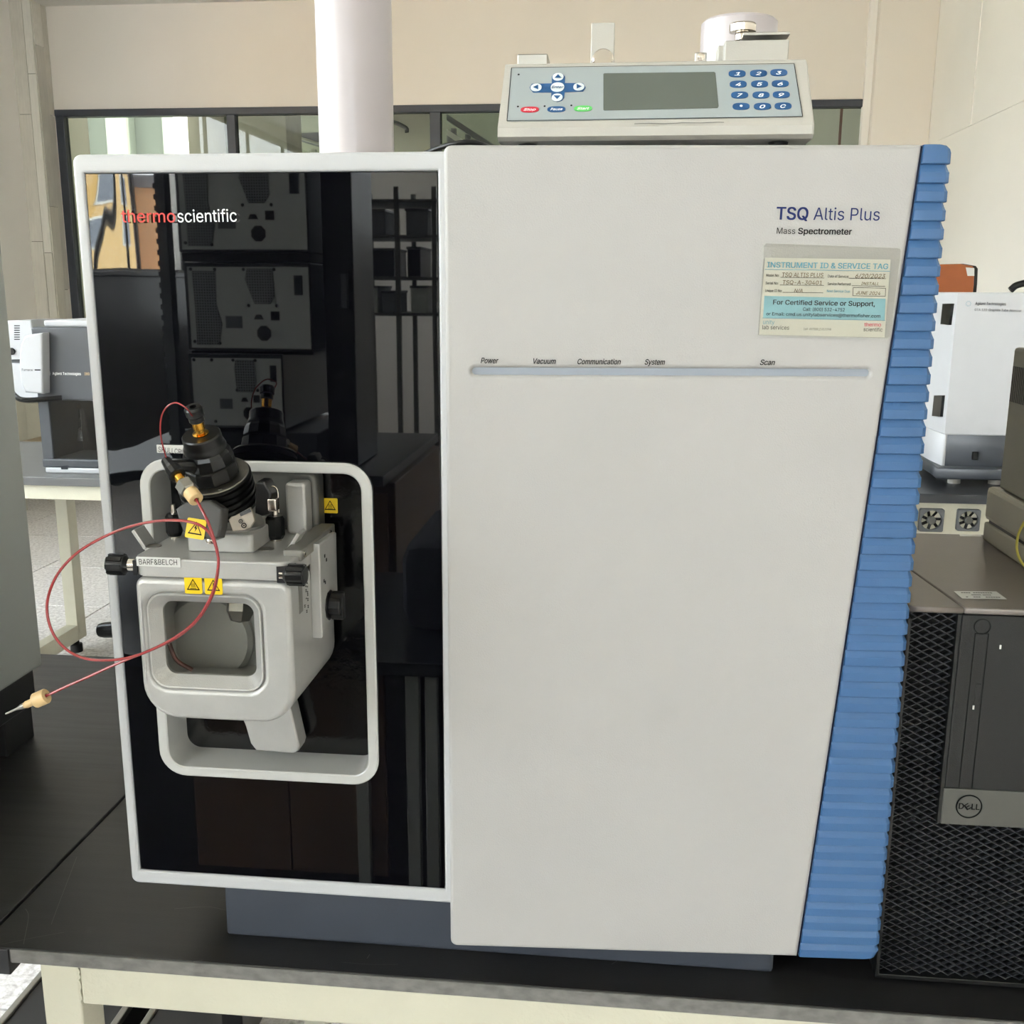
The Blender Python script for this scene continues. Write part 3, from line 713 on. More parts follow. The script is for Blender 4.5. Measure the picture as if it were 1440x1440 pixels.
def sticker(M, cu_, cv_, wpx, kind, parent, skew=0.0):
    c = Vector(pl(M, cu_, cv_)); e = Vector(pl(M, cu_+wpx/2, cv_)); s = (e-c).length
    R2 = Matrix.Rotation(skew, 4, 'Z'); Ms = M @ Matrix.Translation((c.x, c.y, 0)) @ R2
    o = obj('warning_sticker', plate([rr(-s, s, -s, s, s*.16, 3)], .0003, 0, .0004), M_YEL, parent, Ms)
    t = .76*s; h = t*1.0
    tri = lambda k, oy=0: [(-k*1.0, -k*.72+oy), (k*1.0, -k*.72+oy), (0, k*1.0+oy)]
    bm = plate([tri(t, -.03*s), tri(t*.76, -.03*s)], 0, 0, .0006)
    if kind == 'bolt':
        poly([(.02*s, .42*s), (-.16*s, .02*s), (.0*s, .02*s), (-.06*s, -.38*s), (.18*s, .12*s), (.03*s, .12*s), (.12*s, .42*s)][::-1], .0006, bm)
    elif kind == 'bang':
        poly([(-.06*s, .32*s), (-.035*s, -.22*s), (.035*s, -.22*s), (.06*s, .32*s)], .0006, bm); poly(circ(0, -.36*s, .06*s, 10), .0006, bm)
    else:
        for k in (-1, 0, 1):
            P = [(k*.17*s+.05*s*math.sin(i*1.3), -.26*s+i*.075*s) for i in range(7)]
            for a, b in zip(P, P[1:]): bar2(a, b, .06*s, .0006, bm)
        bar2((-.34*s, -.38*s), (.34*s, -.38*s), .06*s, .0006, bm)
    obj('warning_symbol', bm, M_INK, o, Ms)
    return o
Mrec = front(.0315); sticker(Mrec, 464.5, 711, 21, 'heat', ms)
# white name tape over the ring
Mg = front(-.0018)
tp = obj('name_tape', plate([rr(pl(Mg, 221, 636)[0], pl(Mg, 285, 636)[0], pl(Mg, 230, 637)[1], pl(Mg, 230, 625.5)[1], .0004, 2)], .0003, 0, .0003), M_LAB, ms, Mg @ Matrix.Translation((0, 0, 0)))
letter('SKULLCRUSH', Mg, 223, 635, 270, 640.5, 7, M_INK, tp, 0, z=.0006)
# logo on glass
Mgl = front(-.0001)
letter('thermo', Mgl, 173, 312.8, 248.5, 312.8, 16, M_LRED, door, .006, z=.0018)
letter('scientific', Mgl, 251.5, 312.8, 334.5, 311.8, 16, M_LWHITE, door, -.004, z=.0018)

# right front panel, slightly angled
PA = math.radians(3.45); PX, PY = .238, -.002
MP = frame((PX, PY, 0), (math.cos(PA), math.sin(PA), 0), (0, 0, 1))
pz0 = T+.0285; pz1 = T+.6555
xt = pl(MP, 1297, 206)[0]; xb = pl(MP, 1122, 1339)[0]; xe = pl(MP, 1343, 400*0+205)[0]
def corner(x, y, r, a0, n=5): return [(x+r*math.cos(a0+.5*PI*k/n), y+r*math.sin(a0+.5*PI*k/n)) for k in range(n+1)]
r_ = .0055
outl = corner(r_, pz0+r_, r_, PI) + [(xb, pz0), (xt, pz1)] + corner(r_, pz1-r_, r_, .5*PI)
sl0 = pl(MP, 663.5, 522); sl1 = pl(MP, 1223, 524.5); hh = .0025
slot = [(sl0[0]+hh+hh*math.cos(a), sl0[1]+hh*math.sin(a)) for a in [PI/2+PI*k/8 for k in range(9)]] + [(sl1[0]-hh+hh*math.cos(a), sl1[1]+hh*math.sin(a)) for a in [-PI/2+PI*k/8 for k in range(9)]]
fp = obj('front_panel', plate([outl, slot], .028, .0034, 0, 3), M_WHITE, ms, MP, smooth=True)
obj('status_strip', plate([[(p[0], p[1]) for p in rr(sl0[0]-.004, sl1[0]+.004, min(sl0[1], sl1[1])-.006, max(sl0[1], sl1[1])+.006, .001, 2)]], .002, 0, -.0028), M_SLOT, fp, MP)
MPt = MP
for s_, u0, u1, v in (('Power', 676, 701, 510.5), ('Vacuum', 750, 781.5, 511.3), ('Communication', 812, 873, 512), ('System', 906.5, 935, 512.5), ('Scan', 1068.5, 1089.5, 513)):
    letter(s_, MPt, u0, v, u1, v+.3, 7.4, M_INK, fp, .022, .28)
letter('TSQ', MPt, 1091, 308.5, 1136, 309.2, 16.8, M_NAVY, fp, .028)
letter('Altis Plus', MPt, 1143.5, 309.2, 1236.5, 310.2, 16.8, M_NAVY, fp, -.002)
letter('Mass', MPt, 1092, 328.6, 1118, 329, 8.2, M_INK, fp, -.001)
letter('Spectrometer', MPt, 1122, 329, 1197.5, 329.9, 8.2, M_INK, fp, .028)
# dark seam + ribbed blue trim
def xin(z): t = (z-pz0)/(pz1-pz0); return xb+(xt-xb)*t
seam = [(xb-.001, pz0+.001), (xb+.006, pz0+.001), (xt+.006, pz1-.001), (xt-.001, pz1-.001)]
obj('seam', plate([seam], .02, 0, -.004), mat('dark blue gap', (24, 30, 66), .5), ms, MP)
NR = 50; pitch = (pz1-pz0)/NR
prof = [(0.0, -.0018), (.04, -.0024), (.22, -.0015), (.40, -.0004), (.44, 0), (.95, 0), (.985, -.0003), (1.0, -.0010)]
zs = []; offs = []
for k in range(NR):
    for (t, d) in prof:
        zs.append(pz1-(k+t)*pitch); offs.append(d if not (k == 0 and t < .5) else 0)
zs.append(pz0); offs.append(0)
bm = bmesh.new(); rows = []
rs = .006
for i, (z, d) in enumerate(zip(zs, offs)):
    x0_ = xin(z)+.0014
    cr = 0
    dz = min(pz1-z, z-pz0)
    if dz < rs: cr = rs-math.sqrt(max(rs*rs-(rs-dz)**2, 0))
    row = [(x0_, -.010), (x0_, -.0018+d*.4), (x0_+.0006, -.0004+d), (x0_+.003, d)]
    X1 = xe - cr
    row += [(x0_+.003+(X1-.008-x0_-.003)*k/2, d) for k in (1, 2)]
    row += [(X1-.004+d*.3, d-.0006), (X1-.0012+d*.7, d-.0026), (X1+d*1.0, -.0062+d*.3), (X1+d*1.0, -.03)]
    rows.append([bm.verts.new((p[0], z, p[1])) for p in row])
for a, b in zip(rows, rows[1:]):
    for k in range(len(a)-1): bm.faces.new((a[k], a[k+1], b[k+1], b[k]))
bm.faces.new(rows[0]); bm.faces.new(rows[-1][::-1])
obj('ribbed_trim', bm, M_BLUE, ms, MP, smooth=True, ang=20, label='blue trim moulded in horizontal ribs')
obj('side_panel', bx(.545, .578, .045, .69, T+.05, T+.65, .004), M_WHITE, ms)

# service tag in a clear sleeve
tg = thing('service_tag', 'cream and teal service card in a clear sleeve taped under the model name', 'label', tuple(MP @ Vector((*pl(MP, 1150, 470), .001))))
A0 = Vector(pl(MP, 1067, 470.5)); B0 = Vector(pl(MP, 1243, 474.5)); ang = math.atan2(*(B0-A0).yx)
MC = MP @ Matrix.Translation((A0.x, A0.y, .0004)) @ Matrix.Rotation(ang, 4, 'Z')
def pc2(u, v): return pl(MC, u, v)
cw = [pc2(1067, 470.5), pc2(1243.5, 474.5), pc2(1252, 365), pc2(1075.5, 362.5)]
card = obj('card', plate([cw], .0003, 0, .0008), M_PAPER, tg, MC)
sl = [pc2(1064.5, 471.5), pc2(1247, 475.8), pc2(1250.5, 473.5), pc2(1252, 470), pc2(1266, 353), pc2(1265, 350), pc2(1261, 348.5), pc2(1076.5, 341.8), pc2(1073.5, 345)]
obj('sleeve', plate([sl], .0003, 0, .0014), M_SLEEVE, tg, MC)
bm = bmesh.new()
for a, b in zip(sl, sl[1:]+sl[:1]): bar2(a, b, .0005, .0016, bm)
obj('sleeve_edge', bm, mat('sleeve rim', (176, 176, 170), .2), tg, MC)
band = [pc2(1072.7, 446.5), pc2(1243.5, 450), pc2(1244.8, 420), pc2(1074.5, 416)]
ZC = .0010
obj('teal_band', poly(band, ZC), M_TEALB, card, MC)
def cl_(s_, u0, v0, u1, v1, h, m_, b=0, sl_=0): letter(s_, MC, u0, v0, u1, v1, h, m_, card, b, sl_, z=ZC+.0002)
cl_('INSTRUMENT ID & SERVICE TAG', 1078, 376, 1248, 378.5, 7.4, M_TEAL, .03)
cl_('Model No:', 1077, 388.8, 1095, 389.2, 3.6, M_INK, .01); cl_('TSQ ALTIS PLUS', 1099, 389.5, 1157, 390, 6, M_PEN, .008, .1)
cl_('Date of Service:', 1163.5, 390.2, 1193, 390.6, 3.6, M_INK, .01); cl_('6/20/2023', 1202, 391, 1244, 391.5, 6, M_PEN, .006, .2)
cl_('Serial No:', 1076, 399.8, 1094, 400.2, 3.6, M_INK, .01); cl_('TSQ-A-30401', 1100, 399.8, 1155, 400.5, 5.6, M_PEN, .008, .1)
cl_('Service Performed:', 1163, 401, 1196, 401.4, 3.6, M_INK, .01); cl_('INSTALL', 1210, 400.6, 1235, 401.2, 4, M_PEN, .004, .2)
cl_('Unique ID No:', 1075.5, 410.3, 1099, 410.7, 3.6, M_INK, .01); cl_('N/A', 1116, 411, 1128, 411.3, 4.8, M_PEN, .004, .2)
cl_('Next Service Due:', 1162, 411, 1195, 411.6, 3.6, M_TEAL, .01); cl_('JUNE 2024', 1203, 414, 1237, 415, 4.6, M_PEN, .006, .2)
cl_('For Certified Service or Support,', 1086.5, 428, 1229.5, 430.5, 6.4, M_INK, .022)
cl_('Call: (800) 532-4752', 1128.5, 437, 1187, 438, 4.6, M_INK, .014)
cl_('or Email: cmd.us.unitylabservices@thermofisher.com', 1077, 443.3, 1237, 446.6, 4.4, M_INK, .012)
cl_('unity', 1072.5, 455.6, 1088.5, 456, 6, M_TEAL); cl_('lab services', 1071.5, 462.8, 1109, 463.6, 5.6, M_INK)
cl_('169-007000_E 01/1998', 1129.5, 464, 1168, 464.5, 3, M_INK)
cl_('thermo', 1214.5, 458.8, 1238, 459.2, 5.4, M_CRIM, .005); cl_('scientific', 1213.5, 465.5, 1240, 466.2, 5.2, M_INK)
bm = bmesh.new()
for a, b in (((1075, 378.8), (1251, 381.5)), ((1071.5, 447), (1244, 450.6))): bar2(pc2(*a), pc2(*b), .0004, ZC+.0003, bm)
obj('teal_rule', bm, M_TEAL, card, MC)
bm = bmesh.new()
for a, b in (((1097, 390), (1158.5, 391)), ((1193, 391.3), (1245, 392)), ((1096, 400.8), (1158, 401.4)), ((1197, 401.8), (1244, 402.6)), ((1100, 411), (1157, 411.8)),
             ((1199, 404.3), (1244.5, 405.3)), ((1244.5, 405.3), (1244.2, 416.8)), ((1244.2, 416.8), (1198.5, 415.8)), ((1198.5, 415.8), (1199, 404.3))):
    bar2(pc2(*a), pc2(*b), .0003, ZC+.0003, bm)
obj('ruled_line', bm, M_INK, card, MC)

# ================================================================== ION SOURCE
YS = -.084
src = thing('ion_source', 'silver ion source housing with glass window in front of the black door', 'instrument part', (.088, -.03, T+.256))
MS = front(YS)
hx0, hx1 = .0305, .1425; hz0, hz1 = T+.2555, T+.3605
bz = dict(x0=pl(MS, 209, 900)[0], x1=pl(MS, 368, 900)[0], z0=pl(MS, 290, 970)[1], z1=pl(MS, 290, 837)[1])
def bzr(d, r=.0125): return rr(bz['x0']+d, bz['x1']-d, bz['z0']+d, bz['z1']-d, r-d*.6, 7)
house_ = obj('housing', plate([rr(hx0, hx1, hz0, hz1, [.026, .026, .0075, .0075], 8), bzr(0)], .108, .0045, 0, 5), M_SILVER, src, MS, smooth=True)
bev = loft([l3(bzr(-.0008), -.0035), l3(bzr(.0002), -.0002), l3(bzr(.0012), -.0004), l3(bzr(.0078), -.0085), l3(bzr(.0078), -.012)], cap=False)
obj('window_bezel', bev, M_SILVER, src, MS, smooth=True)
obj('window_glass', plate([bzr(.0075)], .002, 0, -.0095), M_CLEAR, src, MS)
# inside of the chamber
obj('chamber_back', plate([rr(hx0+.006, hx1-.006, hz0+.006, hz1-.004, .018)], .005, 0, 0), M_SILVER, src, front(-.034))
MI = front(-.05)
p = pl(MI, 337, 858)
obj('spray_shield', lathe([(.0105, 0), (.0105, .014), (.007, .021), (.0001, .0225)], 6), M_SATIN, src, axis(Vector((p[0]+.002, -.050, p[1]+.014)), (0, -.3, -1)), smooth=False)
p2 = pl(MI, 350, 845)
obj('shield_collar', lathe([(.0145, 0), (.0145, .012), (.0125, .013)], 24), M_BLACKP, src, axis(Vector((p2[0]-.004, -.050, p2[1]+.014)), (.05, -.2, -1)), smooth=True)
p3 = pl(MI, 285, 905)
obj('inlet_disc', lathe([(.034, 0), (.034, .004), (.031, .007)], 40), M_SILVER, src, axis(Vector((p3[0], -.034, p3[1])), (0, -1, 0)), smooth=True)
obj('gasket', tube([(bz['x0']+.008, YS+.015, bz['z0']+.028), (bz['x0']+.013, YS+.014, bz['z0']+.016), (bz['x0']+.024, YS+.015, bz['z0']+.0085)], .0016, 8), mat('brown gasket', (88, 48, 36), .5), src)
# lid
lid_o = rr(hx0-.0006, hx1+.0012, YS-.0008, .022, [.012, .012, .002, .002], 6)
lz0, lz1 = T+.3612, T+.3745
lid = obj('lid', plate([lid_o], lz1-lz0, .0014, lz1, 3), M_SILVER, src, smooth=True)
Mlf = front(YS-.0008)
tape = obj('name_tape', plate([rr(pl(Mlf, 192.5, 790)[0], pl(Mlf, 254, 790)[0], pl(Mlf, 222, 796.5)[1], pl(Mlf, 222, 783.5)[1], .0003, 2)], .0003, 0, .0006), M_LAB, src, Mlf)
letter('BARF&BELCH', Mlf, 196.5, 793.2, 250, 794.2, 7.6, M_INK, tape, .0, z=.0009)
sticker(MS, 272, 822.5, 24.5, 'heat', src); sticker(MS, 300.5, 823.5, 24.5, 'bang', src)
# side knobs
def knob(parent, P, D, nm='clamp_knob', r=.0068, L_=.0135, lug=8):
    k = obj(nm, lathe([(r*.6, -.002), (r*.9, 0), (r, .0012), (r, L_-.0014), (r*.85, L_), (0.0001, L_)], 32, cap=False), M_BLACKP, parent, axis(P, D), smooth=True)
    bm = bmesh.new()
    for i in range(lug):
        a = 2*PI*i/lug; t = bmesh.new(); bmesh.ops.create_cube(t, size=1)
        t.transform(Matrix.Rotation(a, 4, 'Z') @ Matrix.Translation((r*.96, 0, L_*.52)) @ Matrix.Diagonal((.0022, r*.42, L_*.82, 1)))
        merge(bm, t)
    obj('knob_grip', bm, M_BLACKP, k, axis(P, D))
    return k
kz = T+.3665
pL = at(178, 793, y=-.076); pR = at(405, 801, y=-.076)
obj('knob_stem', lathe([(.0048, 0), (.0048, .009)], 20), M_STEEL, src, axis(Vector((hx0+.003, -.076, kz+.0005)), (-1, 0, 0)), smooth=True)
knob(src, Vector((pL.x, -.076, kz+.0005)), (-1, 0, 0))
obj('knob_stem', lathe([(.0048, 0), (.0048, .010)], 20), M_STEEL, src, axis(Vector((hx1-.007, YS+.003, kz-.001)), (1, 0, 0)), smooth=True)
knob(src, Vector((pR.x+.001, YS+.002, kz-.001)), (1, 0, 0))
obj('stem_recess', bx(hx1-.0085, hx1+.0018, YS-.0012, YS+.010, kz-.0062, kz+.0052), M_BLACKS, src)
obj('stem_recess', bx(hx0-.0006, hx0+.0025, YS+.0015, YS+.014, kz-.0050, kz+.0055), M_BLACKS, src)
# lift tabs on the lid
for (u0, v0, sgn) in ((207, 758, -1), (410, 762, 1)):
    p = at(u0, v0+8, z=lz1); 
    Mt = Matrix.Translation((p.x, p.y, lz1)) @ Matrix.Rotation(sgn*math.radians(32), 4, 'Y')
    obj('lift_tab', bx(-.0015, .0015, -.006, .010, -.002, .014, .0007), M_SILVER, src, Mt, smooth=True)
for (u, v) in ((216, 768), (374, 772), (414, 742)):
    p = at(u, v, z=lz1); obj('lid_screw', lathe([(.0058, 0), (.0058, .0004), (.0042, .0005), (.0036, .0001), (0.0001, .0001)], 24, cap=False), M_SATIN, src, Matrix.Translation((p.x, p.y, lz1)), smooth=True)
bm = bmesh.new()
for k in range(3):
    a = at(290+k*5, 775, z=lz1+.0002); b = at(297+k*5, 767, z=lz1+.0002); d = (b-a).normalized(); n = Vector((-d.y, d.x, 0))*.0003
    bm.faces.new([bm.verts.new(q) for q in (a-n, b-n, b+n, a+n)])
obj('alignment_marks', bm, M_INK, src)
# right side rail, side cover and dial
obj('side_rail', bx(hx1-.010, hx1+.0035, -.066, .02, lz1-.004, lz1+.004, .001), M_SILVD, src)
for (u, v, yy) in ((427, 766, -.06), (467, 736, .005)):
    obj('rail_screw', lathe([(.0022, 0), (.0022, .001), (.0001, .0014)], 14, cap=False), M_STEEL, src, axis(Vector((hx1+.0035, yy, lz1)), (1, 0, 0)), smooth=True)
obj('guide_slot', bx(hx1-.001, hx1+.0004, -.066, -.058, T+.332, T+.362), M_SILVD, src)
bm = bmesh.new()
for k in range(26):
    y_ = random.choice((-.053, -.049, -.0455)); z_ = T+.328+k*.0013
    t = bmesh.new(); bmesh.ops.create_cube(t, size=1); t.transform(Matrix.Translation((hx1+.0002, y_, z_)) @ Matrix.Diagonal((.0005, .0016, .0005, 1))); merge(bm, t)
obj('printed_scale', bm, M_INK, src, kind='stuff')
sc0, sc1 = -.038, .006; cz0 = at(445, 897, y=sc0).z; cz1 = at(445, 765, y=sc0).z
side = frame((0, 0, 0), (0, 1, 0), (0, 0, 1))
so = [(sc0, cz0), (sc1, cz0+.012), (sc1+.002, cz1-.002), (sc0, cz1)]
obj('side_cover', plate([so], .0085, .0015, hx1+.008, 2), M_SILVER, src, side, smooth=True)
dp = at(463, 851, x=hx1+.008)
dk = obj('dial', lathe([(.0115, 0), (.0115, .001), (.008, .0012), (.008, .009), (.0074, .0098), (.0001, .0098)], 10, cap=False), M_BLACKP, src, axis(Vector((hx1+.008, -.018, dp.z)), (1, 0, 0)))
obj('dial_grip', bx(hx1+.010, hx1+.0195, -.0215, -.0145, dp.z-.0105, dp.z+.0105, .001), M_BLACKP, dk)
bm = bmesh.new()
for (y_, z_) in ((-.026, cz1-.012), (-.022, cz1-.016), (-.030, cz1-.030), (-.027, cz1-.032), (-.02, cz0+.014)):
    merge(bm, lathe([(.0011, 0), (.0011, .0004)], 10).copy() if False else bx(hx1+.008, hx1+.0083, y_-.001, y_+.001, z_-.0012, z_+.0012))
obj('cover_markings', bm, M_INK, src)

# ================================================================== SPRAY PROBE
pb = thing('spray_probe', 'tilted black spray probe with brass fitting on top of the silver housing', 'instrument part', (.085, -.04, lz1))
th = math.radians(35)
Ax = (CR*(-.10*math.cos(th)) + CU*(.995*math.cos(th)) - CF*math.sin(th)).normalized()
O = at(300, 669, y=-.052)
def on(t, dx=0, dy=0): return O+Ax*t
MX = axis(O, Ax)
bp0 = at(262, 776, z=lz1); bp1 = at(355, 779, z=lz1)
bb = obj('base_block', plate([rr(bp0.x, bp1.x, bp0.y+.001, bp0.y+.062, .004)], .0135, .0012, lz1+.0135, 3), M_SILVER, pb, smooth=True)
# neck between the block and the ring stack
cbx, cby = (bp0.x+bp1.x)/2, bp0.y+.026
low = [(cbx+.0235*math.cos(2*PI*k/40), cby+.023*math.sin(2*PI*k/40), lz1+.0115) for k in range(40)]
def ringpts(t, r, n=40):
    X = Vector((1, 0, 0)); X = (X-Ax*X.dot(Ax)).normalized(); Y = Ax.cross(X)
    return [O+Ax*t+(X*math.cos(2*PI*k/n)+Y*math.sin(2*PI*k/n))*r for k in range(n)]
obj('neck', loft([low, [Vector(p)+Vector((0, 0, .004)) for p in low], ringpts(-.038, .0235), ringpts(-.022, .0235)]), M_SILVD, pb, smooth=True)
rib = [(.021, -.026)]
for k in range(5):
    t = -.0245+k*.0047; rib += [(.0262, t), (.0262, t+.0024), (.0243, t+.0027), (.0243, t+.0045)]
rib += [(.0262, -.0012), (.0250, -.0002)]
obj('ribbed_collar', lathe(rib, 64), M_BLACKP, pb, MX, smooth=True, ang=50)
obj('collar_plate', lathe([(.0250, -.0004), (.0250, .0004), (.0246, .0008), (.0002, .0008)], 64, cap=False), M_SATIN, pb, MX, smooth=True)
for a_ in (-.9, -1.9, .4):
    obj('plate_screw', lathe([(.0016, 0), (.0016, .0005), (.0001, .0006)], 12, cap=False), M_SATIN, pb, MX @ Matrix.Translation((.0215*math.cos(a_), .0215*math.sin(a_), .0008)), smooth=True)
obj('lock_nut', lathe([(.0182, .0008), (.0190, .002), (.0182, .0105), (.0170, .0115)], 10, a0=.2), M_BLACKP, pb, MX)
obj('grip_ring', lathe([(.0172, .0115), (.0178, .0130), (.0165, .0200), (.0150, .0225)], 12, a0=.1), M_BLACKP, pb, MX)
obj('top_cap', lathe([(.0146, .0225), (.0150, .0240), (.0143, .0262), (.0136, .0275), (.0134, .0335), (.0126, .0345), (.0042, .0345), (.0042, .033)], 48), M_BLACKP, pb, MX, smooth=True)
obj('brass_fitting', lathe([(.0052, .0338), (.0056, .0352), (.0030, .0358), (.0028, .038), (.0040, .0385), (.0041, .0445), (.0034, .045)], 24), M_BRASS, pb, MX, smooth=True)
obj('finger_nut', lathe([(.0046, .0445), (.0052, .0452), (.0052, .0485), (.0046, .0490), (.0060, .0495), (.0062, .0545), (.0052, .056), (.0026, .056), (.0022, .051)], 28), M_BLACKP, pb, MX, smooth=True)
top = O+Ax*.054
tj = at(272, 585, y=top.y)
# sample inlet: plug, brass, hex union, beige nut
Pa = at(236, 651, y=-.082); Pb = at(284, 713, y=-.108); Dn = (Pb-Pa).normalized(); Ln = (Pb-Pa).length
MN = axis(Pa, Dn)
obj('inlet_plug', lathe([(.0022, -.004), (.0034, -.003), (.0044, .004), (.0056, .0075), (.0060, .014), (.0050, .0145)], 12), M_BLACKP, pb, MN, smooth=False)
obj('brass_sleeve', lathe([(.0034, .0145), (.0034, .0205), (.0028, .021), (.0026, .0235)], 20), M_BRASS, pb, MN, smooth=True)
obj('hex_union', lathe([(.0050, .0225), (.0064, .0235), (.0064, .0315), (.0050, .0325)], 6, a0=.3), M_SATIN, pb, MN)
# plug holder arm
obj('holder_arm', tube([Pa+Dn*.004, Pa+Dn*.004+Vector((.010, .012, -.002)), O+Ax*(-.006)+Vector((-.012, 0, 0))], .0046, 10), M_BLACKP, pb, smooth=True)
# front cover with shock sticker
pf = at(270, 735, y=-.086)
MF = frame(pf, (1, -.05, -.12), (-.12, .25, 1))
fo = [pl(MF, u, v) for u, v in ((247, 716), (252, 733), (258, 748), (270, 755), (297, 760), (308, 756), (312, 742), (314, 715), (296, 703), (262, 705))]
obj('front_cover', plate([fo], .012, .002, .001, 3), mat('dark grey plastic', (58, 57, 55), .4, spec=.4), pb, MF, smooth=True)
sticker(frame(pf+Vector((0, -.0013, 0)), (1, -.05, -.12), (-.12, .25, 1)), 275.5, 743.5, 27, 'bolt', pb)
pscr = at(295, 759, y=-.088)
obj('cover_screw', lathe([(.003, -.004), (.003, 0), (.0015, .0012), (.0001, .0013)], 12, cap=False), M_STEEL, pb, axis(pscr, (0, -1, .3)), smooth=True)
# lever plate with lock symbols
ps = at(345, 733, y=-.078)
ML = frame(ps, (1, .25, .42), (-.25, .2, 1))
lo_ = [pl(ML, u, v) for u, v in ((321, 731), (325, 726), (330, 725), (352, 713), (356, 722), (358, 733), (352, 742), (343, 746), (327, 747))]
lv = obj('lever_plate', plate([lo_], .004, .0008, 0, 2), mat('lever metal', (150, 142, 130), .5, metal=.4), pb, ML, smooth=True)
q0 = pl(ML, 338, 724); q1 = pl(ML, 353, 717); obj('lever_slot', bar2(q0, q1, .0026, .0012), M_BLACKS, lv, ML)
bm = bmesh.new()
for (u, v, r) in ((339, 733, .0015), (343.5, 739, .0019)):
    c = pl(ML, u, v); merge(bm, plate([circ(*c, r, 16), circ(*c, r*.6, 16)], 0, 0, .0012)); poly(circ(*c, r*.3, 10), .0012, bm)
obj('lock_symbols', bm, M_INK, lv, ML)
# right hand clamp: black block, joint, ribbed knob
pk = at(370, 700, y=-.058); MK = front(-.066)
ko = [pl(MK, u, v) for u, v in ((359, 680), (362, 677), (372, 678), (381, 694), (381, 700), (377, 724), (368, 726), (358, 722))]
obj('clamp_block', plate([ko], .016, .0015, 0, 2), M_BLACKP, pb, MK, smooth=True)
q = at(385, 708, y=-.064)
obj('joint', bx(q.x-.0035, q.x+.003, -.068, -.06, q.z-.005, q.z+.004, .0012), M_STEEL, pb, smooth=True)
q1 = at(379, 686, y=-.06); q2 = at(390, 690, y=-.06); q3 = at(391, 705, y=-.06)
obj('wire_clip', tube([q1, (q1.x+.003, -.06, q1.z+.001), q2, q3, (q3.x, -.06, q3.z-.008)], .0006, 6), M_STEEL, pb, smooth=True)
for (u, vb, vt, rad) in ((388, 757, 725, .0072), (246, 753, 722, .0062)):
    Pk = at(u, vb, z=lz1+.0015); hgt = at(u, vt, y=Pk.y).z-lz1-.0015
    k = obj('clamp_knob', lathe([(rad*.75, 0), (rad, .003), (rad, hgt-.002), (rad*.8, hgt), (.0001, hgt)], 10, cap=False), M_BLACKP, pb, Matrix.Translation(Pk), smooth=False)
    obj('knob_washer', lathe([(rad*.6, -.0015), (rad*.6, .0)], 20), M_STEEL, k, Matrix.Translation(Pk), smooth=True)
    obj('knob_pin', lathe([(.002, 0), (.002, .007)], 12), M_STEEL, k, Matrix.Translation(Pk+Vector((0, 0, hgt))), smooth=True)

# thin capillary loop from finger nut to plug
cp = [(272, 586, top.y-.002), (262, 574, -.09), (248, 566.5, -.09), (236, 571, -.09), (228, 583, -.088), (225.5, 600, -.086), (227, 618, -.085), (231, 634, -.083), (234.5, 646, Pa.y)]
cpts = [at(u, v, y=y) for u, v, y in cp]
obj('capillary', tube([top]+cpts, .00055, 8), M_RED, pb, smooth=True, label='thin red capillary loop')
# grey signal cable loops behind are only a mirror image in the door

# thick red tubing with beige fittings
tu = thing('transfer_tubing', 'looped red tubing with beige fittings hanging in front of the silver housing', 'tubing', (.03, -.12, T+.30))
tp_ = [(291, 731, -.112), (299, 752, -.112), (306, 778, -.111), (306.5, 800, -.110), (298, 836, -.109), (276, 872, -.108), (245, 897, -.108), (205, 917, -.108), (175, 926, -.107),
       (147, 928.5, -.105), (120, 926, -.103), (96, 915, -.10), (77, 895, -.097), (67, 867, -.095), (68, 838, -.093), (82, 806, -.093), (108, 778, -.095), (142, 757, -.098), (178, 742, -.10),
       (215, 733.5, -.104), (252, 732, -.107), (280, 738, -.1085), (297, 753, -.1075), (305, 775, -.1065), (307, 797, -.1055), (300, 834, -.1045), (280, 869, -.104), (252, 894, -.104), (215, 913, -.105),
       (172, 930, -.107), (128, 950, -.108), (94, 965, -.109), (62, 980, -.110)]
pts = [MN @ Vector((0, 0, .037)), MN @ Vector((0, 0, .0415))]+[at(u, v, y=y) for u, v, y in tp_]
obj('tube', tube(pts, .00098, 10, 6), M_RED, tu, smooth=True)
obj('fitting', lathe([(.0050, .0325), (.0050, .0405), (.0046, .0410), (.0018, .0410), (.0016, .036)], 24), M_PEEK, tu, MN, smooth=True, label='beige finger tight nut at the probe end')
e0 = pts[-1]; e1 = pts[-2]; De = (e0-e1).normalized()
tip = at(3, 1006, y=-.112); De = (tip-e0).normalized(); Le = (tip-e0).length
ME = axis(e0-De*.002, De)
obj('fitting', lathe([(.0016, .006), (.0018, 0), (.0050, 0), (.0054, .0006), (.0054, .0088), (.0048, .0095), (.0026, .0100), (.0026, .0165), (.0021, .0172), (.0021, .018)], 24), M_PEEK, tu, ME, smooth=True, label='beige finger tight nut at the loose end')
obj('ferrule', lathe([(.0022, .018), (.0020, .0205), (.0009, .0245), (.0006, Le-.001)], 16), M_SATIN, tu, ME, smooth=True)

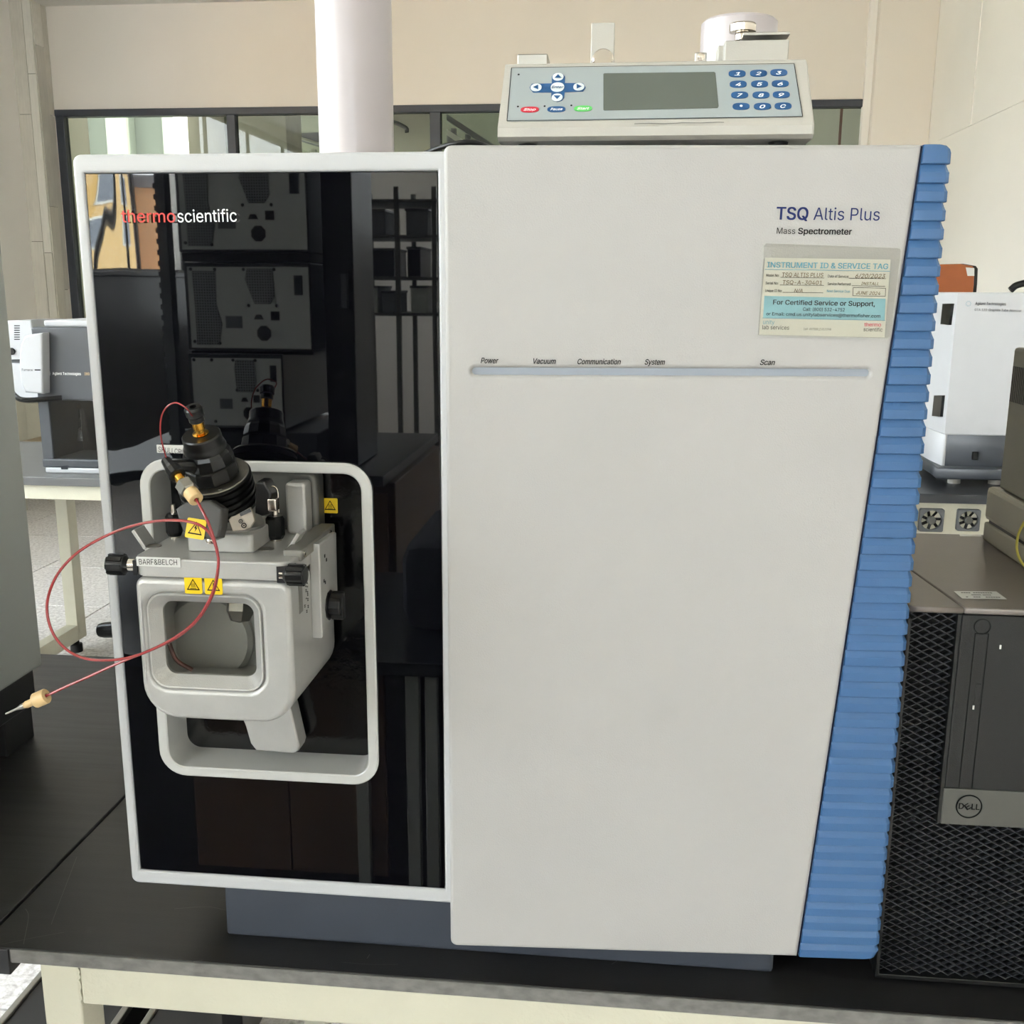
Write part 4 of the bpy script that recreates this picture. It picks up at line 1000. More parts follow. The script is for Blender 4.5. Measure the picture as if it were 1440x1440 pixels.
# ================================================================== SYRINGE PUMP CONTROLLER
zp = T+.6575
pu = thing('syringe_pump', 'grey keypad controller with off display lying on top of the white cabinet', 'instrument', (.383, .09, zp))
ya, za = .026, at(900, 176, y=.026).z
yb = .070; zb_ = at(900, 86.5, y=yb).z
sl_ = Vector((0, yb-ya, zb_-za)); tn = sl_.normalized(); nn = Vector((1, 0, 0)).cross(tn)
pxl, pxr_ = .2727, .4922
prof_ = [(.030, zp+.004), (.0255, zp+.0065), (ya, za-.001), (ya+.0015, za+.001), (yb-.002, zb_-.0015), (yb+.002, zb_), (.165, zb_), (.17, zb_-.004), (.17, zp+.004)]
def pump_loop(x, k): return [(x, y+(0 if y > .1 else k*.3), z-(k if z > za+.01 else 0)) for y, z in prof_]
bm = loft([pump_loop(pxl+.0012, .002), pump_loop(pxl, 0), pump_loop(pxr_, 0), pump_loop(pxr_+.0012, .002)])
# taper the top slightly
for v in bm.verts:
    if v.co.z > za+.01 and v.co.y < .1: v.co.x += (.383-v.co.x)*.006
pbody = obj('casing', bm, M_PUMP, pu)
for x in (pxl+.02, pxr_-.02):
    for y in (.045, .15): obj('foot', lathe([(.006, 0), (.007, .005)], 16), M_BLACKR, pu, Matrix.Translation((x, y, zp-.0015)), smooth=True)
MFc = frame(Vector((0, ya, za))+nn*(-1)*0, (1, 0, 0), tuple(tn))
# lift plane a hair above the sloped face
off = Vector((1, 0, 0)).cross(tn)
MFc = frame(Vector((0, ya+.0015, za+.001))+off*.0003, (1, 0, 0), tuple((Vector((0, yb-.002, zb_-.0015))-Vector((0, ya+.0015, za+.001))).normalized()))
def fpoly(pix): return [pl(MFc, u, v) for u, v in pix]
memb = obj('membrane', plate([fpoly([(713, 170.5), (718, 97), (723, 96), (1112, 91), (1117, 91), (1128.5, 164), (720, 171)])], .0004, 0, .0003), M_MEMB, pu, MFc)
bm = bmesh.new(); bd = fpoly([(713, 170.5), (719.5, 96), (1116.5, 90), (1128.5, 164.5)])
for a, b in zip(bd, bd[1:]+bd[:1]): bar2(a, b, .0005, .0005, bm)
obj('membrane_outline', bm, M_INK, memb, MFc)
obj('display', plate([fpoly([(848.5, 155), (848.5, 105), (850, 104), (1004, 102), (1006, 103.5), (1010.5, 150), (1009, 152.5), (850, 156)])], .0005, 0, .0006), M_LCD, pu, MFc)
def ell(u, v, wpx, hpx, n=24, sup=2.6):
    c = Vector(pl(MFc, u, v)); a = (Vector(pl(MFc, u+wpx/2, v))-c).length; b = (Vector(pl(MFc, u, v-hpx/2))-c).length
    return [(c.x+a*math.copysign(abs(math.cos(t))**(2/sup), math.cos(t)), c.y+b*math.copysign(abs(math.sin(t))**(2/sup), math.sin(t))) for t in [2*PI*(k+.5)/n for k in range(n)]]
keys = ['1', '2', '3', '4', '5', '6', '7', '8', '9', '•', '0', 'C']
ks = {0: (1036.5, 1066.5, 1095), 1: (1038, 1068, 1097), 2: (1040, 1070, 1098.5), 3: (1042, 1072, 1101)}
kv = {0: (104.5, 104, 103), 1: (119.3, 119, 118.5), 2: (134.5, 134.5, 134), 3: (150.5, 150.5, 150)}
for i, s_ in enumerate(keys):
    r, c = divmod(i, 3); u, v = ks[r][c], kv[r][c]
    k = obj('key', plate([ell(u, v, 24, 9.5)], .0005, 0, .0008), M_KEYB, pu, MFc)
    if s_ == '•': obj('lettering', poly(ell(u, v, 4, 3, 12, 2), .0011), M_LWHITE, k, MFc)
    else: letter(s_, MFc, u-4, v+3.4, u+4, v+3.4, 6.6, M_LWHITE, k, .02, .25, z=.0011)
# arrow pad
cross = obj('arrow_pad', plate([fpoly([(746, 126.5), (745, 124), (748, 119), (776, 118.5), (776, 109), (779, 105), (785, 103.5), (791, 105), (794.5, 109), (794.5, 118), (820, 118), (823.5, 124), (820, 129.5), (794, 130.5), (793.5, 138), (790, 142.5), (784, 144), (778, 142.5), (775, 138), (775.5, 131), (750, 131)])], .0004, 0, .0008), M_KEYB, pu, MFc)
for (u, v, t) in ((784.8, 109.5, 'u'), (754, 124.5, 'l'), (814, 123.5, 'r'), (783.5, 138.5, 'd'), (784, 124, 'e')):
    k = obj('arrow_key' if t != 'e' else 'enter_key', plate([ell(u, v, 15.5 if t != 'e' else 19, 10.5 if t != 'e' else 13, 20, 2.1)], .0004, 0, .0011), M_KEYW, pu, MFc)
    if t == 'e': letter('Enter', MFc, u-8.5, v+2.5, u+8.5, v+2.3, 5, M_KEYB, k, .01, .25, z=.0014)
    else:
        d = {'u': [(-5, 2.2), (5, 2.2), (0, -3)], 'd': [(-5, -2.2), (5, -2.2), (0, 3)], 'l': [(3, -3.4), (3, 3.4), (-4.5, 0)], 'r': [(-3, -3.4), (-3, 3.4), (4.5, 0)]}[t]
        obj('arrow_mark', poly([pl(MFc, u+a, v+b) for a, b in d], .0014), M_KEYB, k, MFc)
for (s_, u, v, m_) in (('Stop', 745, 155, M_KEYR), ('Pause', 782.5, 154.5, M_KEYB), ('Start', 820, 153.5, M_KEYG)):
    k = obj('button', plate([ell(u, v, 25.5, 7.8)], .0005, 0, .0008), m_, pu, MFc)
    letter(s_, MFc, u-8.5, v+2.4, u+8.5, v+2.2, 4.6, M_LWHITE, k, .008, .3, z=.0011)
    obj('led', poly(ell(u-16.5, v-3.5, 3, 2.4, 12, 2), .0011), M_INK, pu, MFc)
obj('led', poly(ell(729.5, 106.5, 3, 2.4, 12, 2), .0011), M_INK, pu, MFc)
bm = bmesh.new(); Mlip = front(.0254)
pts2 = [(892, 175), (912, 174.3), (935, 174.8), (960, 173.6), (985, 173.8), (1010, 172.8), (1018, 173)]
for a, b in zip(pts2, pts2[1:]): bar2(pl(MFc, *a), pl(MFc, *b), .0006, .0006, bm)
obj('scuff_mark', bm, M_CAST, pu, MFc)
# bracket parts on the pump
Mb = front(.11); Mc = front(.10)
def pbox(name, u0, v0, u1, v1, y0, dep, m_, b=.0008, zlow=None):
    a = at(u0, v0, y=y0); c = at(u1, v1, y=y0)
    return obj(name, bx(a.x, c.x, y0, y0+dep, c.z if zlow is None else zlow, a.z, b), m_, pu, smooth=False)
pbox('tab_bracket', 727.5, 76, 770, 90, .085, .03, M_SATIN, zlow=zb_-.002)
pbox('upright_plate', 831.5, 32, 863.5, 90, .10, .004, M_PUMP, zlow=zb_-.004)
p = at(848, 84, y=.098); obj('thumb_screw', lathe([(.008, 0), (.008, .004), (.007, .005)], 24), M_STEEL, pu, axis(p+Vector((0, .004, 0)), (0, -1, .1)), smooth=True)
pbox('clamp_body', 1020, 57, 1108, 90, .085, .035, M_PUMP, zlow=zb_-.004)
pbox('clamp_side', 1010, 64, 1021, 90, .10, .02, M_PUMP, zlow=zb_-.004)
a = at(1040, 56, y=.11); b = at(1104, 51, y=.11)
pl_ = obj('clamp_plate', bx(a.x, b.x, .085, .13, at(1060, 56.5, y=.10).z, at(1060, 53, y=.10).z+.0005, .0004), M_SATIN, pu)
Pk = at(1043.5, 57, y=.10); kh = at(1043.5, 33.5, y=.10).z-Pk.z
obj('clamp_screw', lathe([(.0055, 0), (.0055, kh*.35), (.005, kh*.45), (.0098, kh*.5), (.0100, kh*.9), (.0092, kh), (.0001, kh)], 32, cap=False), M_STEEL, pu, Matrix.Translation(Pk), smooth=True)
pbox('latch', 977.5, 73.5, 993.5, 90, .085, .008, M_SATIN, zlow=zb_-.003)
p = at(986, 80, y=.0845); obj('latch_screw', lathe([(.0028, 0), (.0028, .001), (.0001, .0016)], 14, cap=False), M_STEEL, pu, axis(p, (0, -1, 0)), smooth=True)
# black cable lying behind the pump
p0 = at(600, 214, y=.12); 
cpt = [at(598, 216, y=.13), at(618, 208, y=.125), at(640, 202, y=.12), at(662, 200, y=.12), at(680, 204, y=.125), at(700, 214, y=.14)]
obj('power_cable', tube(cpt, .0022, 10), M_BLACKP, None, smooth=True, label='glossy black cable curving out behind the keypad controller', cat='cable')

# pipes standing on the instrument top
pa = at(447.5, 100, y=.5); pb_ = at(551, 100, y=.5)
cx_ = (pa.x+pb_.x)/2; rad = (pb_.x-pa.x)/2
obj('duct_pipe', lathe([(rad, 0), (rad, RZ-T-.642)], 64), M_DUCT, None, Matrix.Translation((cx_, .5, T+.642)), smooth=True, label='white round duct pipe rising to the ceiling behind the black door', cat='pipe')
pa = at(985, 60, y=.5); pb_ = at(1092, 60, y=.5); cx_ = (pa.x+pb_.x)/2; rad = (pb_.x-pa.x)/2; ztp = at(1038, 30, y=.5).z
obj('pipe_stub', lathe([(rad, 0), (rad, ztp-T-.642-.003), (rad-.003, ztp-T-.642), (rad*.92, ztp-T-.642), (rad*.9, ztp-T-.64-.01), (0.0001, ztp-T-.652)], 64, cap=False), M_DUCT, None, Matrix.Translation((cx_, .5, T+.642)), smooth=True, label='short white open topped pipe behind the keypad controller', cat='pipe')

# ================================================================== COMPUTER TOWER
pcx0, pcy0, pcz = .587, .03, T+.3245
pct = thing('computer_tower', 'black computer tower with diamond mesh front right of the blue trim', 'computer', (.68, .15, T))
obj('casing', bx(pcx0, .82, pcy0+.012, .279, T+.004, pcz-.006, .002), M_PCD, pct)
topm = mat('bronze grey steel lid', (118, 110, 104), .38, metal=.3, bump=.08, scale=500, var=.03)
sm0 = at(1288, 806, z=pcz); sm1 = at(1354, 853, z=pcz)
dx_ = (sm1.x-sm0.x)/(sm1.y-sm0.y); xf = sm1.x+(pcy0-sm1.y)*dx_; xbk = sm1.x+(.279-sm1.y)*dx_
obj('top_cover', plate([[(pcx0, pcy0), (xf-.0006, pcy0), (xbk-.0006, .279), (pcx0, .279)]], .005, .0012, pcz, 2), topm, pct)
obj('top_cover', plate([[(xf+.0006, pcy0), (.82, pcy0), (.82, .279), (xbk+.0006, .279)]], .005, .0012, pcz, 2), topm, pct)
a = at(1345, 832, z=pcz+.0004)
lb = [at(u, v, z=pcz) for u, v in ((1341, 832), (1401, 832.5), (1416, 843.5), (1353, 842.5))]
bm = bmesh.new(); bm.faces.new([bm.verts.new(p+Vector((0, 0, .0005))) for p in lb]); pstk = obj('asset_sticker', bm, M_LAB, pct)
bm = bmesh.new()
for f in (.22, .5, .78):
    A_ = lb[0].lerp(lb[3], f); B_ = lb[1].lerp(lb[2], f); A2 = A_.lerp(B_, .12 if f != .5 else .3); B2 = A_.lerp(B_, .9 if f != .5 else .75); dd = (lb[3]-lb[0])*.09
    for k in range(14):
        if random.random() < .82:
            s0 = A2.lerp(B2, k/14); s1 = A2.lerp(B2, (k+.8)/14); bm.faces.new([bm.verts.new(p+Vector((0, 0, .0008))) for p in (s0, s1, s1+dd, s0+dd)])
obj('sticker_print', bm, M_INK, pstk)
lb2 = [at(u, v, z=pcz) for u, v in ((1349, 752), (1380, 752.5), (1380, 755), (1350, 754.8))]
bm = bmesh.new(); bm.faces.new([bm.verts.new(p+Vector((0, 0, .0005))) for p in lb2]); obj('paper_strip', bm, M_LAB, pct)
MPC = front(pcy0+.003)
# front: recessed mesh of crossing strands
yb0 = T+.006; mx1 = at(1354, 858, y=pcy0).x; split = mx1
plz1 = at(1335, 1108, y=pcy0).z; plz0 = at(1330, 1158, y=pcy0).z
obj('mesh_backing', bx(pcx0+.002, .82, pcy0+.0105, pcy0+.0115, yb0, pcz-.006), M_PCM, pct)
bm = bmesh.new()
def clipline(x0, z0, x1, z1, cx0, cx1, cz0, cz1):
    t0, t1 = 0., 1.; dx = x1-x0; dz = z1-z0
    for p, q in ((-dx, x0-cx0), (dx, cx1-x0), (-dz, z0-cz0), (dz, cz1-z0)):
        if abs(p) < 1e-12:
            if q < 0: return None
        else:
            r = q/p
            if p < 0: t0 = max(t0, r)
            else: t1 = min(t1, r)
    if t0 >= t1: return None
    return x0+dx*t0, z0+dz*t0, x0+dx*t1, z0+dz*t1
def strands(cx0, cx1, cz0, cz1):
    sp_ = .0061; sl2 = .54
    for sgn in (1, -1):
        n0 = int((cz0-sl2*.3-cz0)/sp_)-5
        for k in range(-30, 90):
            zc = cz0+k*sp_
            c = clipline(cx0-.0, zc, cx0+.25, zc+sgn*sl2*.25, cx0, cx1, cz0, cz1)
            if not c: continue
            a = Vector((c[0], pcy0+.004+(.0012 if sgn > 0 else 0), c[1])); b = Vector((c[2], pcy0+.004+(.0012 if sgn > 0 else 0), c[3]))
            if (b-a).length < .002: continue
            n = Vector((-(b-a).z, 0, (b-a).x)).normalized()*.00042; dp = Vector((0, .0022, 0))
            vs = [bm.verts.new(q) for q in (a-n, b-n, b+n, a+n, a-n+dp, b-n+dp, b+n+dp, a+n+dp)]
            for f in ((0, 1, 2, 3), (0, 4, 5, 1), (3, 2, 6, 7)): bm.faces.new([vs[i] for i in f])
strands(pcx0+.003, split-.002, plz0, pcz-.0055)
strands(pcx0+.003, .82, yb0+.002, plz0)
obj('front_mesh', bm, M_PCMESH, pct, kind='stuff')
obj('mesh_frame', bx(split-.003, split, pcy0, pcy0+.01, plz0, pcz-.0055, .0005), M_PCD, pct)
obj('mesh_frame', bx(pcx0, pcx0+.003, pcy0, pcy0+.012, yb0-.002, pcz-.010, .0008), M_PCD, pct)
obj('mesh_frame', bx(pcx0, .82, pcy0, pcy0+.01, yb0-.002, yb0+.002, .0005), M_PCD, pct)
dpn = obj('drive_panel', bx(split, .82, pcy0-.0005, pcy0+.01, plz1, pcz-.0055, .0008), M_PCD, pct)
dv = at(1371, 890, y=pcy0); dv2 = at(1387, 1105, y=pcy0)
bm = bx(dv.x-.0002, dv.x+.0004, pcy0-.0009, pcy0-.0004, plz1+.001, dv.z); merge(bm, bx(dv.x+.0095, dv.x+.0101, pcy0-.0009, pcy0-.0004, plz1+.001, dv.z)); merge(bm, bx(dv.x, dv.x+.0098, pcy0-.0009, pcy0-.0004, dv.z-.0005, dv.z))
obj('drive_gap', bm, M_PCM, dpn)
c = pl(MPC, 1379, 879); obj('power_button', plate([circ(c[0], c[1], .0062, 28), circ(c[0], c[1], .0056, 28)], .0006, 0, .0042), M_PCM, pct, MPC)
for (u, v) in ((1369, 995), (1407, 910)):
    c = at(u, v, y=pcy0-.001); obj('indicator', bx(c.x-.0006, c.x+.0006, pcy0-.0011, pcy0-.0004, c.z-.0016, c.z+.0016), M_LAB, pct)
c = at(1373, 975, y=pcy0); obj('eject_button', bx(c.x-.001, c.x+.0028, pcy0-.001, pcy0-.0002, c.z-.008, c.z+.008, .0003), M_PCD, dpn)
lgp = obj('logo_plate', bx(split-.0005, .82, pcy0-.001, pcy0+.01, plz0, plz1, .0006), M_PCPL, pct)
MLG = front(pcy0-.0011); c = pl(MLG, 1362.5, 1134); R_ = .0100
obj('logo_ring', plate([circ(*c, R_, 40), circ(*c, R_*.9, 40)], .0003, 0, .0004), M_PCM, lgp, MLG)
bm = text2('D', (c[0]-.0078, c[1]-.0022), (c[0]-.0040, c[1]-.0022), .0048, .03, 0, .0005)
merge(bm, text2('LL', (c[0]+.0018, c[1]-.0022), (c[0]+.0080, c[1]-.0022), .0048, .03, 0, .0005))
e_ = text2('E', (-.0020, -.0024), (.0020, -.0024), .0048, .03, 0, .0005); e_.transform(Matrix.Translation((c[0]-.0012, c[1], 0)) @ Matrix.Rotation(math.radians(38), 4, 'Z')); merge(bm, e_)
obj('lettering', bm, M_PCM, lgp, MLG)

# beige instruments stacked on the computer at the right edge
b1 = thing('instrument_module', 'lower beige box with dark seam resting on the computer tower', 'instrument', (.80, .15, pcz))
lx = at(1378, 757, z=pcz).x
tz = at(1385, 683, y=.257).z
obj('lower_shell', bx(lx, .90, .0, .257, pcz+.0005, pcz+.0185, .002), M_BEIGE, b1)
obj('upper_shell', bx(lx-.0008, .90, -.003, .257, pcz+.021, tz, .004), M_BEIGE, b1)
obj('seam', bx(lx+.002, .89, .01, .25, pcz+.017, pcz+.023), M_BLACKS, b1)
b2 = thing('instrument_module', 'upper taller grey beige box with side vents at the right edge', 'instrument', (.82, .15, tz))
ux = lx+.004; uz0 = tz+.001; uz1 = at(1411, 488, y=.24).z
obj('casing', bx(ux, .90, .0, .24, uz0, uz1, .003), M_BEIGED, b2)
bm = bmesh.new()
for k in range(9):
    y_ = at(1421+k*2.6, 560, x=ux).y; zt0 = at(1420, 530, x=ux).z
    merge(bm, bx(ux-.0004, ux+.0002, y_-.0011, y_+.0011, T+.46, T+.492))
obj('vent_slots', bm, M_BLACKS, b2, kind='stuff')
cpt = [at(u, v, x=lx-.006) for u, v in ((1450, 722), (1440, 735), (1432, 752), (1430, 772), (1436, 790), (1450, 806))]
obj('signal_cable', tube(cpt, .0011, 8), M_YCABLE, None, smooth=True, label='thin yellow cable looping over the beige boxes at the right edge', cat='cable')

# ================================================================== FAR RIGHT BENCH
rb = thing('lab_bench', 'far dark topped bench with cream panel under the white furnace', 'bench', (1.4, 2.5, 0))
obj('bench_top', bx(.9, 2.19, 2.19, 2.9, T-.026, T, .002), M_AGDD, rb)
obj('front_rail', bx(.92, 2.18, 2.21, 2.24, T-.2, T-.026, .002), M_CREAM, rb)
obj('side_panel', bx(1.185, 1.215, 2.2, 2.8, T-.4, T-.026, .002), M_BEIGE, rb)
for x in (.93, 2.12):
    for y in (2.22, 2.84): obj('leg', bx(x, x+.04, y, y+.04, 0, T-.026, .002), M_CREAM, rb)
for (u, v, r, lab) in ((1309, 731, 17, 'square cooling fan partly hidden by the blue trim under the far bench'), (1361, 731, 16, 'square cooling fan beside the beige box, under the far bench')):
    p = at(u, v, y=2.205); s = at(u+r, v, y=2.205).x-p.x
    fan = thing('cooling_fan', lab, 'fan', (p.x, 2.2, p.z-s), 'fans mounted under the far right bench')
    Mf = front(2.195); obj('fan_frame', plate([rr(p.x-s, p.x+s, p.z-s, p.z+s, s*.15, 3), circ(p.x, p.z, s*.86, 32)], .02, .001), M_CAST, fan, Mf)
    obj('hub', lathe([(s*.36, 0), (s*.36, .01), (s*.30, .012)], 24), M_PCPL, fan, axis(Vector((p.x, 2.205, p.z)), (0, -1, 0)), smooth=True)
    for k in range(7):
        a = 2*PI*k/7; t = bmesh.new(); bmesh.ops.create_cube(t, size=1)
        t.transform(Matrix.Translation((p.x, 2.21, p.z)) @ Matrix.Rotation(a, 4, 'Y') @ Matrix.Translation((s*.58, 0, 0)) @ Matrix.Rotation(.6, 4, 'X') @ Matrix.Diagonal((s*.5, .002, s*.42, 1)))
        obj('blade', t, M_BLACKP, fan)
    obj('back_plate', bx(p.x-s, p.x+s, 2.217, 2.222, p.z-s, p.z+s), M_BLACKS, fan)
gt = thing('furnace_unit', 'white atomiser cabinet with black latches on the far right bench', 'instrument', (1.38, 2.5, T))
Yg = 2.35
gz1 = at(1350, 411, y=Yg).z; gx = at(1348.5, 430, y=Yg).x; gzb = at(1330, 612, y=Yg).z
gxl = at(1308, 640, y=Yg+.1).x
gzm = at(1330, 655, y=Yg).z
front_o = [(gxl-.0, Yg+.10), (gx-.006, Yg), (gx+.5, Yg), (gx+.5, Yg+.35), (gxl, Yg+.35)]
obj('cabinet', plate([front_o], gz1-gzb, .006, gz1, 2), M_AGW, gt, smooth=True)
# lower white skirt and dark base
skirt = [(gxl-.0, Yg+.10), (gx-.006-.0, Yg+.004), (gx+.004, Yg+.004), (gx+.004, Yg+.35), (gxl, Yg+.35)]
obj('skirt', plate([skirt], gzb-gzm+.01, .002, gzb+.002), M_AGW, gt)
obj('control_panel', plate([[(gx+.004, Yg+.003), (gx+.5, Yg+.003), (gx+.5, Yg+.34), (gx+.004, Yg+.34)]], gzb-gzm+.01, .002, gzb+.0025), M_AGD, gt)
bz1 = gzm; bz0 = T+.022
obj('base', plate([[(gxl-.01, Yg+.06), (gx-.03, Yg-.04), (gx+.5, Yg-.04), (gx+.5, Yg+.35), (gxl-.01, Yg+.35)]], bz1-bz0, .004, bz1), M_AGD, gt)
for (u, v) in ((1341, 681), (1398, 682)):
    p = at(u, v, y=Yg+.03); obj('foot', lathe([(.018, 0), (.018, bz0-T)], 24), M_PUMP, gt, Matrix.Translation((p.x, Yg+.03, T)), smooth=True)
# latches on the angled side face
ed = Vector((gx-.006-gxl, -.10, 0)).normalized(); Ms2 = frame(Vector((gxl, Yg+.10, 0)), tuple(ed), (0, 0, 1))
for (a, b, c_, d) in (((1329, 427), (1342, 427), (1338, 457), (1326, 456)), ((1317, 556), (1329, 556), (1326, 586), (1314, 585))):
    obj('latch', plate([[pl(Ms2, *d), pl(Ms2, *c_), pl(Ms2, *b), pl(Ms2, *a)]], .01, .001, .008), M_BLACKP, gt, Ms2)
MG = front(Yg-.0002)
letter('Agilent Technologies', MG, 1371, 428.5, 1414, 429.5, 4, M_INK, gt, .01, z=.002)
letter('GTA 120  Graphite Tube Atomizer', MG, 1370, 437, 1436, 438.5, 3.4, M_CAST, gt, .01, z=.002)
bm = bmesh.new(); cxy = Vector(pl(MG, 1361.5, 427))
for k in range(10):
    a_ = k*PI/5; d = Vector((math.cos(a_), math.sin(a_))); bar2(cxy+d*.005, cxy+d*.008, .0013, .002, bm)
obj('logo', bm, M_TEAL, gt, MG)
p = at(1371, 641, y=Yg-.002); obj('power_switch', bx(p.x-.008, p.x+.008, Yg-.004, Yg+.004, p.z-.012, p.z+.012, .002), M_BLACKP, gt)
p = at(1425, 405, y=Yg+.1)
cpt = [at(u, v, y=Yg+.1) for u, v in ((1421, 408), (1428, 402), (1437, 399), (1450, 396))]
obj('top_hose', tube(cpt, .010, 12), M_BLACKP, gt, smooth=True)

# orange chair standing by the right wall
Yc = 3.32
ch = thing('office_chair', 'orange brown chair with black backing by the right wall', 'chair', (1.55, 3.35, 0))
Mch = front(Yc)
co = [pl(Mch, u, v) for u, v in ((1290, 384), (1300, 375), (1325, 371.5), (1350, 371), (1368, 374), (1371, 378), (1370, 400), (1366, 440), (1360, 480), (1290, 480))]
sh_ = obj('backrest', plate([co], .02, .006, 0, 2), M_ORANGE, ch, Mch, smooth=True)
co2 = [(x+.018, z+.001) for x, z in co]; obj('back_shell', plate([co2], .02, .004, -.02, 2), M_BLACKP, ch, Mch, smooth=True)
t_ = [pl(Mch, *q) for q in ((1360.5, 388), (1370, 388), (1370, 377), (1358, 376))]; tgc = obj('tag', plate([t_], .0005, 0, .001), M_LAB, ch, Mch)
cm = sum((Vector(p) for p in co), Vector((0, 0)))/len(co); sz = cm.y-.34
obj('seat', bx(cm.x-.17, cm.x+.17, Yc-.38, Yc, .43, .48, .02), M_ORANGE, ch, smooth=True)
obj('back_support', bx(cm.x-.03, cm.x+.03, Yc+.02, Yc+.04, .42, pl(Mch, 1330, 470)[1], .004), M_BLACKP, ch)
for sx_ in (-1, 1):
    for sy_ in (-1, 1): obj('leg', tube([(cm.x+sx_*.12, Yc-.18+sy_*.14, .43), (cm.x+sx_*.16, Yc-.18+sy_*.17, .0)], .012, 10, 0), M_BLACKP, ch)

# ================================================================== WHAT THE BLACK DOOR MIRRORS (behind the camera)
YB = 2.2
def mr(u, v, y=YB): p = at(u, v, y=y); return Vector((p.x, -p.y, p.z))
def module(u0, v0, u1, v1, label, low=False, sp_=.033):
    a = mr(u0, v0); b = mr(u1, v1); x0, x1, z0, z1 = a.x, b.x, b.z, a.z
    t = thing('chromatograph_module', label, 'instrument', ((x0+x1)/2, -YB-.25, z0-.01))
    obj('casing', bx(x0-.012, x1+.004, -YB-.5, -YB-.004, z0-.008, z1+.012, .004), M_AGDD, t)
    pnl = obj('rear_panel', bx(x0, x1, -YB-.006, -YB, z0, z1, .001), M_LIGHTPANEL, t)
    obj('gap_filler', bx(x0-.01, x1, -YB-.48, -YB-.02, z0-sp_, z0-.0085), M_BLACKS, t)  # dark filler added to close the bright gap between modules
    W_ = x1-x0; H_ = z1-z0; Mb_ = frame((x0, -YB, z0), (1, 0, 0), (0, 0, 1))
    def P2(fx_, fz): return (x0+W_*fx_, z0+H_*fz)
    def face(name, L, m_, th=.002, par=pnl):
        bm = bmesh.new(); a_ = [(p[0], -YB+th, p[1]) for p in L]; b_ = [(p[0], -YB-.0005, p[1]) for p in L]
        return obj(name, loft([a_, b_]), m_, par)
    if not low: face('fan_grille', [P2(.05, .04), P2(.24, .04), P2(.27, .3), P2(.23, .55), P2(.24, .95), P2(.04, .95), P2(.05, .5)], M_GRILLE)
    face('fan_grille', [P2(.55, .55) if not low else P2(.5, .5), P2(.68, .55) if not low else P2(.7, .5), P2(.72, .65), P2(.71, .98), P2(.5, .98), P2(.48, .85)], M_GRILLE)
    face('power_socket', [P2(.62+.06*math.cos(k*PI/4+.39), .19+.10*math.sin(k*PI/4+.39)) for k in range(8)], M_BLACKS, .004)
    face('data_socket', [P2(.68, .35), P2(.75, .35), P2(.75, .46), P2(.68, .46)], M_BLACKS)
    face('serial_socket', [P2(.54, .36), P2(.62, .36), P2(.60, .42), P2(.56, .42)], M_BLACKS)
    face('card_slot', [P2(.88, .66), P2(.95, .66), P2(.95, .90), P2(.88, .90)], M_AGDD)
    face('rating_label', [P2(.30, .25), P2(.44, .25), P2(.44, .40), P2(.30, .40)], M_CAST, .0008)
    for (fx_, fz) in ((.03, .97), (.23, .97), (.03, .08), (.24, .06), (.47, .97), (.72, .97), (.5, .53), (.73, .53)):
        p = P2(fx_, fz); obj('screw', lathe([(.005, 0), (.004, .003)], 10), M_BLACKS, pnl, axis(Vector((p[0], -YB, p[1])), (0, 1, 0)))
    return t
module(248, 232, 432, 351, 'pale rear panelled module at the top of the stack mirrored in the black door')
module(262, 375, 437, 491, 'pale rear panelled module in the middle of the mirrored stack', sp_=.0185)
module(268, 503, 398, 600, 'pale rear panelled module low in the mirrored stack beside the probe', True, .0115)
a = mr(268, 600); zl = a.z
rk = thing('lab_bench', 'dark bench carrying the instrument stack mirrored in the black door', 'bench', (-.7, -2.5, 0))
obj('bench_top', bx(-1.3, -.30, -3.0, -2.1, T-.0, T+.03, .002), M_AGDD, rk)
obj('cupboard', bx(-.84, -.28, -2.9, -2.16, 0, T, .003), M_WOOD, rk)
obj('cupboard_door', bx(-.82, -.30, -2.158, -2.145, .03, T-.03, .002), M_WOOD, rk)
obj('leg', bx(-1.28, -1.24, -2.16, -2.12, 0, T, .002), M_AGDD, rk)
lowm = thing('instrument_module', 'dark lowest box under the mirrored module stack', 'instrument', (-.7, -2.45, T+.03))
obj('casing', bx(-.93, -.52, -2.7, -2.2, T+.03, zl-.012, .004), M_AGDD, lowm)
# side clip strips left of the stack
cs = thing('cable_duct', 'slotted dark cable duct left of the mirrored stack', 'cable duct', (-.97, -2.2, T+.03))
obj('duct_body', bx(-.975, -.945, -2.24, -2.2, T+.03, T+.88, .002), M_CAST, cs)
for k in range(26): obj('duct_tooth', bx(-.979, -.97, -2.205, -2.2, T+.06+k*.031, T+.075+k*.031), M_CAST, cs)
# tall black cabinet right of the stack
bc = thing('storage_cabinet', 'tall black cabinet right of the mirrored stack', 'cabinet', (-.44, -2.6, 0))
a = mr(441, 300); b = mr(488, 300)
obj('body', bx(a.x+.006, b.x, -2.5, -2.25, T+.031, 1.25+T, .003), M_BLACKS, bc)
obj('handle', bx(b.x-.035, b.x-.015, -2.25, -2.235, T+.5, T+.6, .003), M_CAST, bc)
